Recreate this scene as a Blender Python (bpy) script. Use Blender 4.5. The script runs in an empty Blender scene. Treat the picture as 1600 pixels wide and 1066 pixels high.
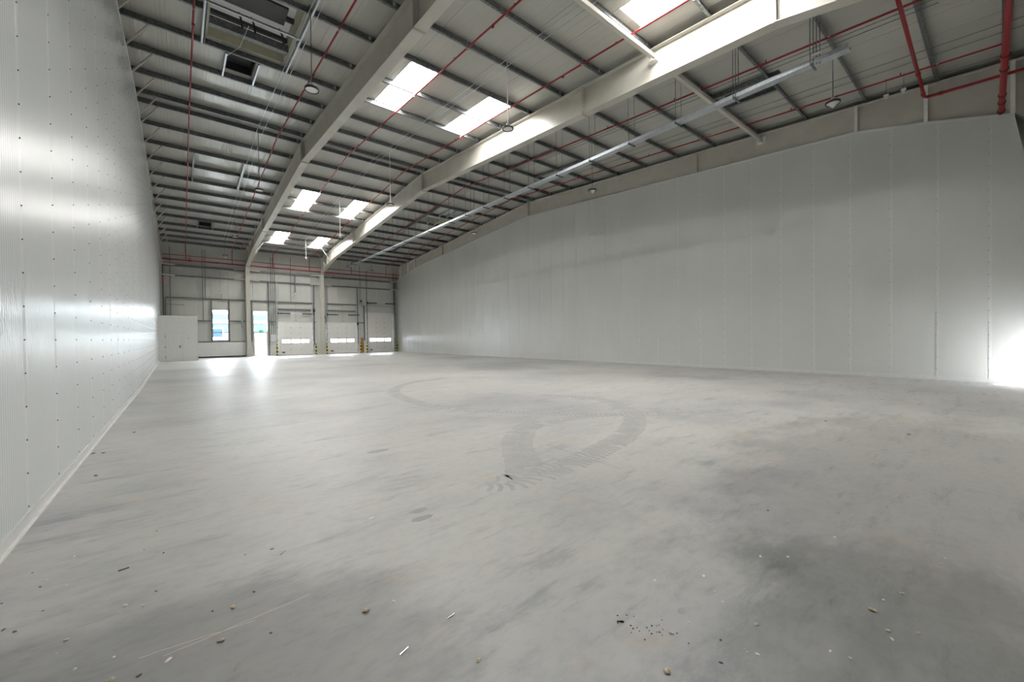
import bpy, bmesh, math, random
from mathutils import Vector, Matrix
random.seed(7)
S = bpy.context.scene
COL = S.collection
# ------------------------------------------------------------------ camera
cam_d = bpy.data.cameras.new('camera'); cam = bpy.data.objects.new('camera', cam_d); COL.objects.link(cam)
YAW, PITCH, ROLL = 0.686, -0.0116, -0.011
_cy, _sy = math.cos(YAW), math.sin(YAW)
fw = Vector((_sy*math.cos(PITCH), _cy*math.cos(PITCH), math.sin(PITCH)))
rt = Vector((_cy, -_sy, 0)); up = rt.cross(fw)
rt2 = rt*math.cos(ROLL)+up*math.sin(ROLL); up2 = -rt*math.sin(ROLL)+up*math.cos(ROLL)
M = Matrix((rt2, up2, -fw)).transposed().to_4x4(); M.translation = Vector((0, 0, 1.5))
cam.matrix_world = M
cam_d.sensor_width = 36; cam_d.lens = 36*631.2/1600; cam_d.clip_start = 0.05; cam_d.clip_end = 400
S.camera = cam
# ------------------------------------------------------------------ world, light, exposure
SKY_STRENGTH = 32.0
SKYLIGHT_EMIT = 25.0
S.view_settings.view_transform = 'Standard'; S.view_settings.look = 'None'
S.view_settings.exposure = 0.68; S.view_settings.gamma = 1.0; S.view_settings.use_curve_mapping = False
S.cycles.diffuse_bounces = 7; S.cycles.max_bounces = 12; S.cycles.use_denoising = True
S.cycles.sample_clamp_indirect = 6.0
w = bpy.data.worlds.new('sky'); S.world = w; w.use_nodes = True
bg = w.node_tree.nodes['Background']; bg.inputs[0].default_value = (0.93, 0.96, 1.0, 1); bg.inputs[1].default_value = SKY_STRENGTH

def area(name, loc, rot, sx, sy, power, col=(1, 1, 1), portal=False):
    d = bpy.data.lights.new(name, 'AREA'); d.shape = 'RECTANGLE'; d.size = sx; d.size_y = sy
    d.energy = power; d.color = col
    if portal: d.cycles.is_portal = True
    o = bpy.data.objects.new(name, d); COL.objects.link(o); o.location = loc; o.rotation_euler = rot
    return o
R90 = math.pi/2
# one personnel door stands open in the wall behind the camera, beside the long right wall
NEAR_DOORS = [(17.4, 17.8, 0.0, 1.3)]
for k, (a, b, z0, z1) in enumerate(NEAR_DOORS):
    area('open_door_portal', ((a+b)/2, -1.36, (z0+z1)/2), (R90, 0, math.pi), b-a, z1-z0, 1, portal=True)
# sun on the yard and on the building opposite; it comes from behind the near wall
sd = bpy.data.lights.new('sun', 'SUN'); sd.energy = 55; sd.angle = 0.02; sd.color = (1, 0.97, 0.92)
so = bpy.data.objects.new('sun', sd); COL.objects.link(so); so.location = (0, -30, 30)
so.rotation_euler = Vector((0.12, 0.85, -0.75)).to_track_quat('-Z', 'Y').to_euler()
# portals in the glazed openings of the far wall (light faces -Y)
area('window_portal', (2.58, 42.35, 2.7), (-R90, 0, math.pi), 1.1, 2.6, 1, portal=True)
area('glazed_door_portal', (5.48, 42.35, 2.0), (-R90, 0, math.pi), 1.15, 4.0, 1, portal=True)

# ------------------------------------------------------------------ materials
def new_mat(name):
    m = bpy.data.materials.new(name); m.use_nodes = True
    return m, m.node_tree.nodes, m.node_tree.links, m.node_tree.nodes['Principled BSDF']
def noise(nt, lk, scale, detail=3, coord=None, vec_scale=None, rough=0.5):
    n = nt.new('ShaderNodeTexNoise'); n.inputs['Scale'].default_value = scale; n.inputs['Detail'].default_value = detail
    n.inputs['Roughness'].default_value = rough
    if vec_scale:
        mp = nt.new('ShaderNodeMapping'); mp.inputs['Scale'].default_value = vec_scale
        lk.new(coord, mp.inputs[0]); lk.new(mp.outputs[0], n.inputs['Vector'])
    elif coord: lk.new(coord, n.inputs['Vector'])
    return n
def ramp(nt, lk, src, stops):
    r = nt.new('ShaderNodeValToRGB'); e = r.color_ramp.elements
    e[0].position, e[0].color = stops[0][0], (*stops[0][1], 1); e[1].position, e[1].color = stops[-1][0], (*stops[-1][1], 1)
    for p, c in stops[1:-1]:
        x = e.new(p); x.color = (*c, 1)
    lk.new(src, r.inputs[0]); return r
def geo_pos(nt): return nt.new('ShaderNodeNewGeometry').outputs['Position']
def simple(name, col, rough=0.5, metal=0.0, var=0.06, scale=6.0, spec=0.5, emit=None, emit_s=0):
    m, nt, lk, b = new_mat(name)
    p = geo_pos(nt)
    n = noise(nt, lk, scale, 4, p)
    lo = tuple(max(0, c*(1-var)) for c in col); hi = tuple(min(1, c*(1+var)) for c in col)
    r = ramp(nt, lk, n.outputs['Fac'], [(0.3, lo), (0.7, hi)])
    lk.new(r.outputs[0], b.inputs['Base Color'])
    b.inputs['Roughness'].default_value = rough; b.inputs['Metallic'].default_value = metal
    b.inputs['Specular IOR Level'].default_value = spec
    if emit: b.inputs['Emission Color'].default_value = (*emit, 1); b.inputs['Emission Strength'].default_value = emit_s
    return m
def sheet_mat(name, col, axis, pitch, rough, bump=0.25, dirt=0.05, spec=0.5):
    """coated steel sheet with fine ribs: axis is the world axis across the ribs"""
    m, nt, lk, b = new_mat(name)
    p = geo_pos(nt)
    n = noise(nt, lk, 1.0, 4, p, (0.6, 0.6, 0.25))
    r = ramp(nt, lk, n.outputs['Fac'], [(0.3, tuple(c*(1-dirt) for c in col)), (0.7, tuple(c*(1+dirt) for c in col))])
    lk.new(r.outputs[0], b.inputs['Base Color'])
    b.inputs['Roughness'].default_value = rough; b.inputs['Specular IOR Level'].default_value = spec
    sep = nt.new('ShaderNodeSeparateXYZ'); lk.new(p, sep.inputs[0])
    mu = nt.new('ShaderNodeMath'); mu.operation = 'MULTIPLY'; mu.inputs[1].default_value = 2*math.pi/pitch
    lk.new(sep.outputs[axis], mu.inputs[0])
    sn = nt.new('ShaderNodeMath'); sn.operation = 'SINE'; lk.new(mu.outputs[0], sn.inputs[0])
    n2 = noise(nt, lk, 0.8, 2, p)
    ad = nt.new('ShaderNodeMath'); ad.operation = 'MULTIPLY_ADD'; lk.new(n2.outputs['Fac'], ad.inputs[0]); ad.inputs[1].default_value = 1.5; lk.new(sn.outputs[0], ad.inputs[2])
    bp = nt.new('ShaderNodeBump'); bp.inputs['Strength'].default_value = bump; bp.inputs['Distance'].default_value = 0.0015
    lk.new(ad.outputs[0], bp.inputs['Height']); lk.new(bp.outputs[0], b.inputs['Normal'])
    return m
MT = {}
MT['wall'] = sheet_mat('white_wall_sheet', (0.62, 0.65, 0.655), 1, 0.05, 0.26, 0.4, 0.02, 0.7)
MT['wall_r'] = sheet_mat('white_wall_sheet_matt', (0.61, 0.62, 0.605), 1, 0.05, 0.36, 0.3, 0.03)
MT['seam'] = simple('wall_lap_strip', (0.65, 0.66, 0.65), 0.35, 0, 0.03)
MT['clad'] = sheet_mat('far_wall_sheet', (0.55, 0.555, 0.52), 0, 0.25, 0.45, 0.2, 0.04)
MT['ceil'] = sheet_mat('roof_liner_sheet', (0.48, 0.48, 0.44), 0, 0.10, 0.25, 0.3, 0.03, 0.6)
MT['deck'] = simple('outer_roof_sheet', (0.4, 0.42, 0.42), 0.5)
MT['steel'] = simple('off_white_steel_paint', (0.53, 0.515, 0.46), 0.33, 0, 0.06, 2.0)
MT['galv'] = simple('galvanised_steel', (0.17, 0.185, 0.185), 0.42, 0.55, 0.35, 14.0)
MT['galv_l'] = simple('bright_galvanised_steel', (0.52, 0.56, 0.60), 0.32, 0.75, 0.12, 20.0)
MT['red'] = simple('red_pipe_paint', (0.26, 0.006, 0.012), 0.35, 0, 0.1, 8)
MT['dark'] = simple('dark_grey_plastic', (0.03, 0.032, 0.035), 0.5)
MT['black'] = simple('black_rubber', (0.012, 0.012, 0.013), 0.6)
MT['yellow'] = simple('yellow_stripe', (0.80, 0.66, 0.02), 0.5)
MT['white'] = simple('white_plastic', (0.78, 0.78, 0.76), 0.4)
MT['door'] = simple('white_door_panel', (0.78, 0.775, 0.75), 0.4, 0, 0.03)
MT['plaster'] = simple('white_board', (0.68, 0.685, 0.67), 0.6, 0, 0.03)
MT['cream'] = simple('cream_upstand', (0.50, 0.49, 0.36), 0.6, 0, 0.06)
MT['spring'] = simple('blue_black_spring_steel', (0.035, 0.055, 0.10), 0.4, 0.4)
MT['wood'] = simple('brown_plywood', (0.38, 0.17, 0.09), 0.7, 0, 0.2, 5)
MT['orange'] = simple('orange_tag', (0.75, 0.10, 0.01), 0.5)
MT['green'] = simple('green_sign', (0.0, 0.30, 0.14), 0.4, emit=(0.0, 0.45, 0.22), emit_s=0.6)
MT['tan'] = simple('tan_stone', (0.50, 0.43, 0.32), 0.8, 0, 0.3, 60)
MT['pale'] = simple('pale_stone', (0.72, 0.70, 0.66), 0.8, 0, 0.15, 60)
MT['chip'] = simple('dark_chip', (0.09, 0.075, 0.055), 0.8, 0, 0.3, 60)
MT['nail'] = simple('shiny_steel', (0.85, 0.86, 0.88), 0.2, 0.9)
MT['ext_white'] = simple('outside_white_cladding', (0.05, 0.052, 0.055), 0.8, spec=0.0)
MT['ext_blue'] = simple('outside_blue_glazing', (0.008, 0.015, 0.024), 0.8, spec=0.0)
MT['ext_pale'] = simple('outside_pale_cladding', (0.017, 0.026, 0.031), 0.8, spec=0.0)
MT['yard'] = simple('concrete_yard', (0.5, 0.5, 0.48), 0.9)
def glass_mat():
    m, nt, lk, b = new_mat('clear_glass'); nt.remove(b)
    out = nt['Material Output']; t = nt.new('ShaderNodeBsdfTransparent'); g = nt.new('ShaderNodeBsdfGlossy'); mx = nt.new('ShaderNodeMixShader')
    t.inputs[0].default_value = (0.93, 0.96, 0.97, 1); g.inputs['Roughness'].default_value = 0.02
    fr = nt.new('ShaderNodeFresnel'); fr.inputs[0].default_value = 1.45
    lk.new(fr.outputs[0], mx.inputs[0]); lk.new(t.outputs[0], mx.inputs[1]); lk.new(g.outputs[0], mx.inputs[2]); lk.new(mx.outputs[0], out.inputs[0])
    return m
MT['glass'] = glass_mat()
def pane_mat(name, s, col=(1.0, 0.985, 0.95)):
    m, nt, lk, b = new_mat(name)
    b.inputs['Base Color'].default_value = (0.8, 0.82, 0.85, 1); b.inputs['Roughness'].default_value = 0.4
    b.inputs['Emission Color'].default_value = (*col, 1); b.inputs['Emission Strength'].default_value = s
    return m
MT['skylight'] = pane_mat('daylit_translucent_rooflight', SKYLIGHT_EMIT)
MT['dome'] = pane_mat('daylit_grey_vent_dome', 0.07)
MT['dome'].node_tree.nodes['Principled BSDF'].inputs['Base Color'].default_value = (0.35, 0.36, 0.38, 1)
MT['joint'] = simple('liner_joint', (0.30, 0.31, 0.29), 0.5)
MT['fix'] = simple('grey_fixing_head', (0.10, 0.105, 0.12), 0.4)
MT['ext_bright'] = simple('outside_sunlit_white_wall', (0.7, 0.72, 0.75), 0.7)
MT['trackbase'] = simple('tyre_dust_film', (0.47, 0.465, 0.455), 0.5, 0, 0.04, 3)
PATCHES = [(-0.1, 2.2, 1.5, 1.0, -0.5), (6.2, 0.6, 4.2, 1.9, 0.05), (2.6, 0.3, 1.6, 0.9, 0.0)]
def floor_mat():
    m, nt, lk, b = new_mat('polished_concrete')
    p = geo_pos(nt)
    big = noise(nt, lk, 0.22, 6, p, (0.9, 1.0, 1), 0.55)
    mid = noise(nt, lk, 0.9, 7, p, (1.0, 1.7, 1), 0.65)
    fine = noise(nt, lk, 9.0, 6, p, (1, 1.6, 1), 0.65)
    r1 = ramp(nt, lk, big.outputs['Fac'], [(0.36, (0.40, 0.405, 0.415)), (0.46, (0.515, 0.51, 0.50)), (0.62, (0.585, 0.575, 0.555))])
    r2 = ramp(nt, lk, mid.outputs['Fac'], [(0.32, (0.82, 0.83, 0.84)), (0.50, (0.97, 0.97, 0.965)), (0.68, (1.0, 0.99, 0.975))])
    r3 = ramp(nt, lk, fine.outputs['Fac'], [(0.3, (0.88, 0.88, 0.88)), (0.5, (0.98, 0.98, 0.98)), (0.65, (1.0, 1.0, 1.0))])
    def mul(a, c):
        x = nt.new('ShaderNodeMix'); x.data_type = 'RGBA'; x.blend_type = 'MULTIPLY'; x.inputs[0].default_value = 1
        lk.new(a, x.inputs[6]); lk.new(c, x.inputs[7]); return x.outputs[2]
    c = mul(mul(r1.outputs[0], r2.outputs[0]), r3.outputs[0])
    # dark worn streaks, longest along X
    st = noise(nt, lk, 1.6, 7, p, (0.55, 2.4, 1), 0.7)
    r4 = ramp(nt, lk, st.outputs['Fac'], [(0.34, (0.74, 0.755, 0.78)), (0.40, (0.90, 0.905, 0.91)), (0.45, (1, 1, 1))]); c = mul(c, r4.outputs[0])
    wn = noise(nt, lk, 2.7, 9, p, (0.5, 1.6, 1), 0.75)
    r5 = ramp(nt, lk, wn.outputs['Fac'], [(0.36, (0.86, 0.87, 0.885)), (0.42, (0.95, 0.955, 0.96)), (0.45, (1, 1, 1))]); c = mul(c, r5.outputs[0])
    # worn polish patches near the camera, enlarged to paint in a dimmer foreground: lower left and right of the tyre prints
    def patch(cx, cy, rx, ry, ang):
        mp = nt.new('ShaderNodeMapping'); mp.vector_type = 'TEXTURE'; mp.inputs['Location'].default_value = (cx, cy, 0); mp.inputs['Rotation'].default_value = (0, 0, ang); mp.inputs['Scale'].default_value = (rx, ry, 1)
        lk.new(p, mp.inputs[0]); ln = nt.new('ShaderNodeVectorMath'); ln.operation = 'LENGTH'; lk.new(mp.outputs[0], ln.inputs[0])
        a = nt.new('ShaderNodeMath'); a.operation = 'MULTIPLY_ADD'; lk.new(mid.outputs['Fac'], a.inputs[0]); a.inputs[1].default_value = 1.3; lk.new(ln.outputs['Value'], a.inputs[2])
        r = nt.new('ShaderNodeMapRange'); r.interpolation_type = 'SMOOTHSTEP'; r.inputs['From Min'].default_value = 1.25; r.inputs['From Max'].default_value = 1.75; r.inputs['To Min'].default_value = 0.70; r.inputs['To Max'].default_value = 1.0
        lk.new(a.outputs[0], r.inputs['Value']); return r.outputs[0]
    for args in PATCHES:
        x = nt.new('ShaderNodeMix'); x.data_type = 'RGBA'; x.blend_type = 'MULTIPLY'; x.inputs[0].default_value = 1
        cc = nt.new('ShaderNodeCombineColor'); f = patch(*args)
        for q in range(3): lk.new(f, cc.inputs[q])
        lk.new(c, x.inputs[6]); lk.new(cc.outputs[0], x.inputs[7]); c = x.outputs[2]
    # rusty tan patches
    ru = noise(nt, lk, 1.3, 5, p, (1, 1, 1), 0.6)
    rf = nt.new('ShaderNodeMapRange'); rf.inputs['From Min'].default_value = 0.60; rf.inputs['From Max'].default_value = 0.72; rf.inputs['To Max'].default_value = 0.35
    lk.new(ru.outputs['Fac'], rf.inputs['Value'])
    mx = nt.new('ShaderNodeMix'); mx.data_type = 'RGBA'; lk.new(rf.outputs[0], mx.inputs[0]); lk.new(c, mx.inputs[6]); mx.inputs[7].default_value = (0.50, 0.38, 0.25, 1)
    c = mx.outputs[2]
    # white grit specks
    vo = nt.new('ShaderNodeTexVoronoi'); vo.inputs['Scale'].default_value = 3.2; lk.new(p, vo.inputs['Vector'])
    sp = nt.new('ShaderNodeMapRange'); sp.inputs['From Min'].default_value = 0.016; sp.inputs['From Max'].default_value = 0.010; lk.new(vo.outputs['Distance'], sp.inputs['Value'])
    mx2 = nt.new('ShaderNodeMix'); mx2.data_type = 'RGBA'; lk.new(sp.outputs[0], mx2.inputs[0]); lk.new(c, mx2.inputs[6]); mx2.inputs[7].default_value = (0.62, 0.60, 0.55, 1)
    c = mx2.outputs[2]
    lk.new(c, b.inputs['Base Color'])
    rr = nt.new('ShaderNodeMapRange'); rr.inputs['To Min'].default_value = 0.34; rr.inputs['To Max'].default_value = 0.55; lk.new(mid.outputs['Fac'], rr.inputs['Value']); lk.new(rr.outputs[0], b.inputs['Roughness'])
    bp = nt.new('ShaderNodeBump'); bp.inputs['Strength'].default_value = 0.12; bp.inputs['Distance'].default_value = 0.01; lk.new(fine.outputs['Fac'], bp.inputs['Height']); lk.new(bp.outputs[0], b.inputs['Normal'])
    return m
MT['floor'] = floor_mat()
def track_mat():
    m, nt, lk, b = new_mat('tyre_dust_print'); 
    p = geo_pos(nt); n = noise(nt, lk, 5, 4, p)
    r = ramp(nt, lk, n.outputs['Fac'], [(0.3, (0.37, 0.37, 0.37)), (0.7, (0.45, 0.445, 0.44))]); lk.new(r.outputs[0], b.inputs['Base Color']); b.inputs['Roughness'].default_value = 0.6
    return m
MT['track'] = track_mat()
MT['stain'] = simple('damp_stain', (0.35, 0.35, 0.35), 0.5, 0, 0.08, 12)
MT['scratch'] = simple('pale_scratch', (0.66, 0.62, 0.56), 0.6)
MT['crack'] = simple('brown_crack', (0.25, 0.20, 0.15), 0.8)

# ------------------------------------------------------------------ mesh helpers
class MB:
    def __init__(s): s.v = []; s.f = []
    def box(s, x0, x1, y0, y1, z0, z1):
        n = len(s.v)
        for z in (z0, z1):
            for x, y in ((x0, y0), (x1, y0), (x1, y1), (x0, y1)): s.v.append((x, y, z))
        s.f += [tuple(n+i for i in q) for q in ((3, 2, 1, 0), (4, 5, 6, 7), (0, 1, 5, 4), (1, 2, 6, 5), (2, 3, 7, 6), (3, 0, 4, 7))]
        return s
    def prism(s, prof, axis, a, b):
        """extrude a closed 2-D profile along axis between a and b (numbers or functions of the profile point)"""
        n = len(s.v); k = len(prof)
        for t in (a, b):
            for p, q in prof:
                e = t(p, q) if callable(t) else t
                s.v.append({'x': (e, p, q), 'y': (p, e, q), 'z': (p, q, e)}[axis])
        s.f.append(tuple(range(n+k-1, n-1, -1))); s.f.append(tuple(range(n+k, n+2*k)))
        for i in range(k): j = (i+1) % k; s.f.append((n+i, n+j, n+k+j, n+k+i))
        return s
    def tube(s, pts, r, seg=8, cap=True):
        pts = [Vector(p) for p in pts]; n0 = len(s.v); L = len(pts)
        for i, p in enumerate(pts):
            if i == 0: d = (pts[1]-p).normalized()
            elif i == L-1: d = (p-pts[i-1]).normalized()
            else: d = ((pts[i+1]-p).normalized()+(p-pts[i-1]).normalized()).normalized()
            a = Vector((0, 0, 1)) if abs(d.z) < 0.9 else Vector((1, 0, 0))
            u = d.cross(a).normalized(); v = d.cross(u).normalized()
            k = 1.0
            if 0 < i < L-1: k = 1/max(0.5, d.dot((pts[i+1]-p).normalized()))
            rr = r[i] if isinstance(r, (list, tuple)) else r
            for j in range(seg):
                t = 2*math.pi*j/seg; s.v.append(tuple(p+(u*math.cos(t)+v*math.sin(t))*rr*(k**0.5)))
        for i in range(L-1):
            for j in range(seg):
                a = n0+i*seg+j; b = n0+i*seg+(j+1) % seg; s.f.append((a, b, b+seg, a+seg))
        if cap:
            s.f.append(tuple(n0+j for j in range(seg-1, -1, -1))); s.f.append(tuple(n0+(L-1)*seg+j for j in range(seg)))
        return s
    def bar(s, a, b, w, h):
        a, b = Vector(a), Vector(b); d = (b-a).normalized(); t = Vector((0, 0, 1)) if abs(d.z) < 0.95 else Vector((0, 1, 0))
        u = d.cross(t).normalized()*w/2; v = u.cross(d).normalized()*h/2; n = len(s.v)
        for p in (a, b):
            for q in (u+v, u-v, -u-v, -u+v): s.v.append(tuple(p+q))
        s.f += [(n, n+1, n+2, n+3), (n+7, n+6, n+5, n+4)]+[(n+i, n+4+i, n+4+(i+1) % 4, n+(i+1) % 4) for i in range(4)]
        return s
    def lathe(s, prof, c, seg=20):
        n0 = len(s.v); k = len(prof)
        for r, z in prof:
            for j in range(seg):
                t = 2*math.pi*j/seg; s.v.append((c[0]+r*math.cos(t), c[1]+r*math.sin(t), c[2]+z))
        for i in range(k-1):
            for j in range(seg):
                a = n0+i*seg+j; b = n0+i*seg+(j+1) % seg; s.f.append((a, b, b+seg, a+seg))
        return s
    def blob(s, c, rx, ry, rz, rot=0, jag=0.25, rnd=random):
        n = len(s.v); pts = []
        rings = [(-0.9, .45), (-.3, .95), (.4, .85), (.92, .35)]
        for zz, rr in rings:
            for j in range(7):
                t = 2*math.pi*j/7; q = 1+rnd.uniform(-jag, jag)
                x, y = rx*rr*q*math.cos(t), ry*rr*q*math.sin(t)
                s.v.append((c[0]+x*math.cos(rot)-y*math.sin(rot), c[1]+x*math.sin(rot)+y*math.cos(rot), c[2]+rz*(1+zz)))
        for i in range(3):
            for j in range(7):
                a = n+i*7+j; b = n+i*7+(j+1) % 7; s.f.append((a, b, b+7, a+7))
        s.f.append(tuple(n+j for j in range(6, -1, -1))); s.f.append(tuple(n+21+j for j in range(7)))
        return s
    def mesh(s, name, mat, smooth=False, bevel=0):
        me = bpy.data.meshes.new(name); me.from_pydata(s.v, [], s.f); me.materials.append(mat)
        bm = bmesh.new(); bm.from_mesh(me); bmesh.ops.recalc_face_normals(bm, faces=bm.faces)
        if bevel: bmesh.ops.bevel(bm, geom=[e for e in bm.edges if len(e.link_faces) == 2 and e.calc_face_angle(0) > 0.6], offset=bevel, segments=2, affect='EDGES', clamp_overlap=True)
        bm.to_mesh(me); bm.free()
        if smooth:
            me.polygons.foreach_set('use_smooth', [True]*len(me.polygons)); me.set_sharp_from_angle(angle=0.7)
        return me
    def build(s, name, mat, parent=None, smooth=False, bevel=0):
        o = bpy.data.objects.new(name, s.mesh(name, mat, smooth, bevel)); COL.objects.link(o)
        if parent: o.parent = parent
        return o
def tag(o, label=None, cat=None, group=None, kind=None):
    if label: o['label'] = label
    if cat: o['category'] = cat
    if group: o['group'] = group
    if kind: o['kind'] = kind
    return o
def empty(name, loc=(0, 0, 0), **k):
    o = bpy.data.objects.new(name, None); COL.objects.link(o); o.location = loc; o.empty_display_size = 0.2
    return tag(o, **k)
def inst(mesh, name, parent=None, loc=(0, 0, 0), rotz=0, rot=None):
    o = bpy.data.objects.new(name, mesh); COL.objects.link(o); o.location = loc; o.rotation_euler = rot or (0, 0, rotz)
    if parent: o.parent = parent
    return o
def local(root, mb):
    l = root.location; mb.v = [(x-l[0], y-l[1], z-l[2]) for x, y, z in mb.v]; return mb
ORD = ['first', 'second', 'third', 'fourth', 'fifth', 'sixth', 'seventh', 'eighth', 'ninth', 'tenth', 'eleventh', 'twelfth', 'thirteenth', 'fourteenth']

# ------------------------------------------------------------------ building geometry
YR, YF, YN = 20.4, 41.8, -1.2            # ridge, far wall, near wall
XR = 18.22
FX = [-1.27, 4.52, 10.52, 18.36]          # portal frames
def purz(y): return 10.53-0.068*abs(y-YR)    # underside of purlins = top of rafters
def soff(y): return purz(y)+0.2
def xleft(y): return -1.0 if y < 17 else -1.0-0.22*min(1, (y-17)/19)
KN = [(-0.75, 7.0), (-0.15, 7.62), (1.6, 8.1), (3.3, 8.47), (YR, 9.6), (37.5, 8.47), (39.2, 8.2), (40.95, 7.85), (41.35, 7.75)]
def botz(y):
    if y <= KN[0][0]: return KN[0][1]
    for (a, za), (b, zb) in zip(KN, KN[1:]):
        if y <= b: return za+(zb-za)*(y-a)/(b-a)
    return KN[-1][1]

# ---- floor
fl = MB().box(-1.6, 18.9, YN-0.3, YF+0.5, -0.2, 0).build('floor', MT['floor']); tag(fl, kind='structure')
def ribbon(name, pts, wid, z, mat, parent):
    mb = MB(); P = [Vector((x, y)) for x, y in pts]; n = len(P)
    for i, p in enumerate(P):
        d = (P[min(i+1, n-1)]-P[max(i-1, 0)]).normalized(); u = Vector((-d.y, d.x))*wid/2
        mb.v += [(p.x+u.x, p.y+u.y, z), (p.x-u.x, p.y-u.y, z)]
    mb.f = [(2*i, 2*i+1, 2*i+3, 2*i+2) for i in range(n-1)]
    return mb.build(name, mat, parent)
def smooth_path(pts, step):
    P = [Vector(p) for p in pts]; out = []
    for i in range(len(P)-1):
        p0, p1, p2, p3 = P[max(i-1, 0)], P[i], P[i+1], P[min(i+2, len(P)-1)]
        n = max(2, int((p2-p1).length/step*4))
        for k in range(n):
            t = k/n; out.append(0.5*((2*p1)+(-p0+p2)*t+(2*p0-5*p1+4*p2-p3)*t*t+(-p0+3*p1-3*p2+p3)*t**3))
    out.append(P[-1]); res = [out[0]]; acc = 0
    for a, b in zip(out, out[1:]):
        acc += (b-a).length
        if acc >= step: res.append(b); acc = 0
    return res
TR = [([(2.36, 3.4), (2.46, 3.29), (2.58, 3.22), (2.74, 3.24), (2.9, 3.36), (3.09, 3.58), (3.26, 3.83), (3.42, 4.07), (3.68, 4.41), (3.94, 4.65), (4.24, 4.9), (4.63, 5.09), (4.86, 5.07)], 0.46, 0.070),
      ([(2.84, 3.15), (2.98, 3.17), (3.18, 3.21), (3.43, 3.21), (3.77, 3.28), (4.11, 3.32), (4.57, 3.44), (5.03, 3.57), (5.58, 3.8), (6.17, 4.15), (6.73, 4.55), (7.11, 5.1), (7.53, 5.82), (7.56, 6.38), (7.28, 6.91), (6.99, 7.47)], 0.40, 0.085),
      ([(7.68, 13.04), (6.14, 12.59), (5.1, 11.7), (4.45, 10.5), (4.19, 8.96), (4.26, 7.71), (4.56, 6.88), (5.06, 6.09), (5.6, 5.41), (6.15, 4.8), (6.69, 4.39), (7.34, 3.85), (8.24, 3.48)], 0.36, 0.085),
      ([(4.78, 4.94), (5.26, 5.0), (5.64, 4.96), (5.95, 4.84), (6.35, 4.64)], 0.3, 0.09)]
for ti, (pts, wd, st) in enumerate(TR):
    P = smooth_path(pts, st); mb = MB(); z = 0.0012+ti*0.0008
    ribbon('dust_film', [(q.x, q.y) for q in P[2:-2]], wd*.55, z-.0004, MT['trackbase'], fl)
    for i in range(1, len(P)-1):
        d = (P[i+1]-P[i-1]).normalized(); u = Vector((-d.y, d.x))
        for sgn in (-1, 1):
            if random.random() < 0.07: continue
            off = 0.5*st if sgn > 0 else 0
            a = P[i]+d*off; w2 = wd/2*random.uniform(0.92, 1.04); t = st*0.36
            q = [a+u*sgn*0.003-d*t*1.2, a+u*sgn*0.003+d*t*1.2, a+u*sgn*w2*0.45+d*(t+0.035), a+u*sgn*w2+d*(t+0.02), a+u*sgn*w2-d*(t-0.02), a+u*sgn*w2*0.45-d*(t-0.035)]
            n = len(mb.v); mb.v += [(p.x, p.y, z) for p in q]; mb.f.append(tuple(range(n, n+6)))
    o = mb.build('tyre_mark', MT['track'], fl); tag(o, kind='stuff')
for x, y, rx, ry in [(1.52, 3.06, .10, .05), (1.57, 3.21, .09, .045), (1.99, 5.26, .16, .07), (2.08, 1.11, .035, .02), (6.79, 4.5, .10, .06), (7.67, 4.14, .06, .035)]:
    mb = MB(); mb.v = [(x+rx*math.cos(t*.4)*random.uniform(.85, 1.1), y+ry*math.sin(t*.4)*random.uniform(.85, 1.1), .0005) for t in range(15)]; mb.f = [tuple(range(15))]
    mb.build('stain', MT['stain'], fl)
for a, b, m in [((-.18, 2.59), (.28, 2.53), 'scratch'), ((-.09, 2.53), (.56, 2.58), 'scratch'), ((3.88, 4.0), (3.79, 2.73), 'crack')]:
    P = [(a[0]+(b[0]-a[0])*t/12+random.uniform(-.004, .004), a[1]+(b[1]-a[1])*t/12+random.uniform(-.004, .004)) for t in range(13)]
    ribbon('scratch' if m == 'scratch' else 'crack', P, .004 if m == 'scratch' else .006, .0005, MT[m], fl)

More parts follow.
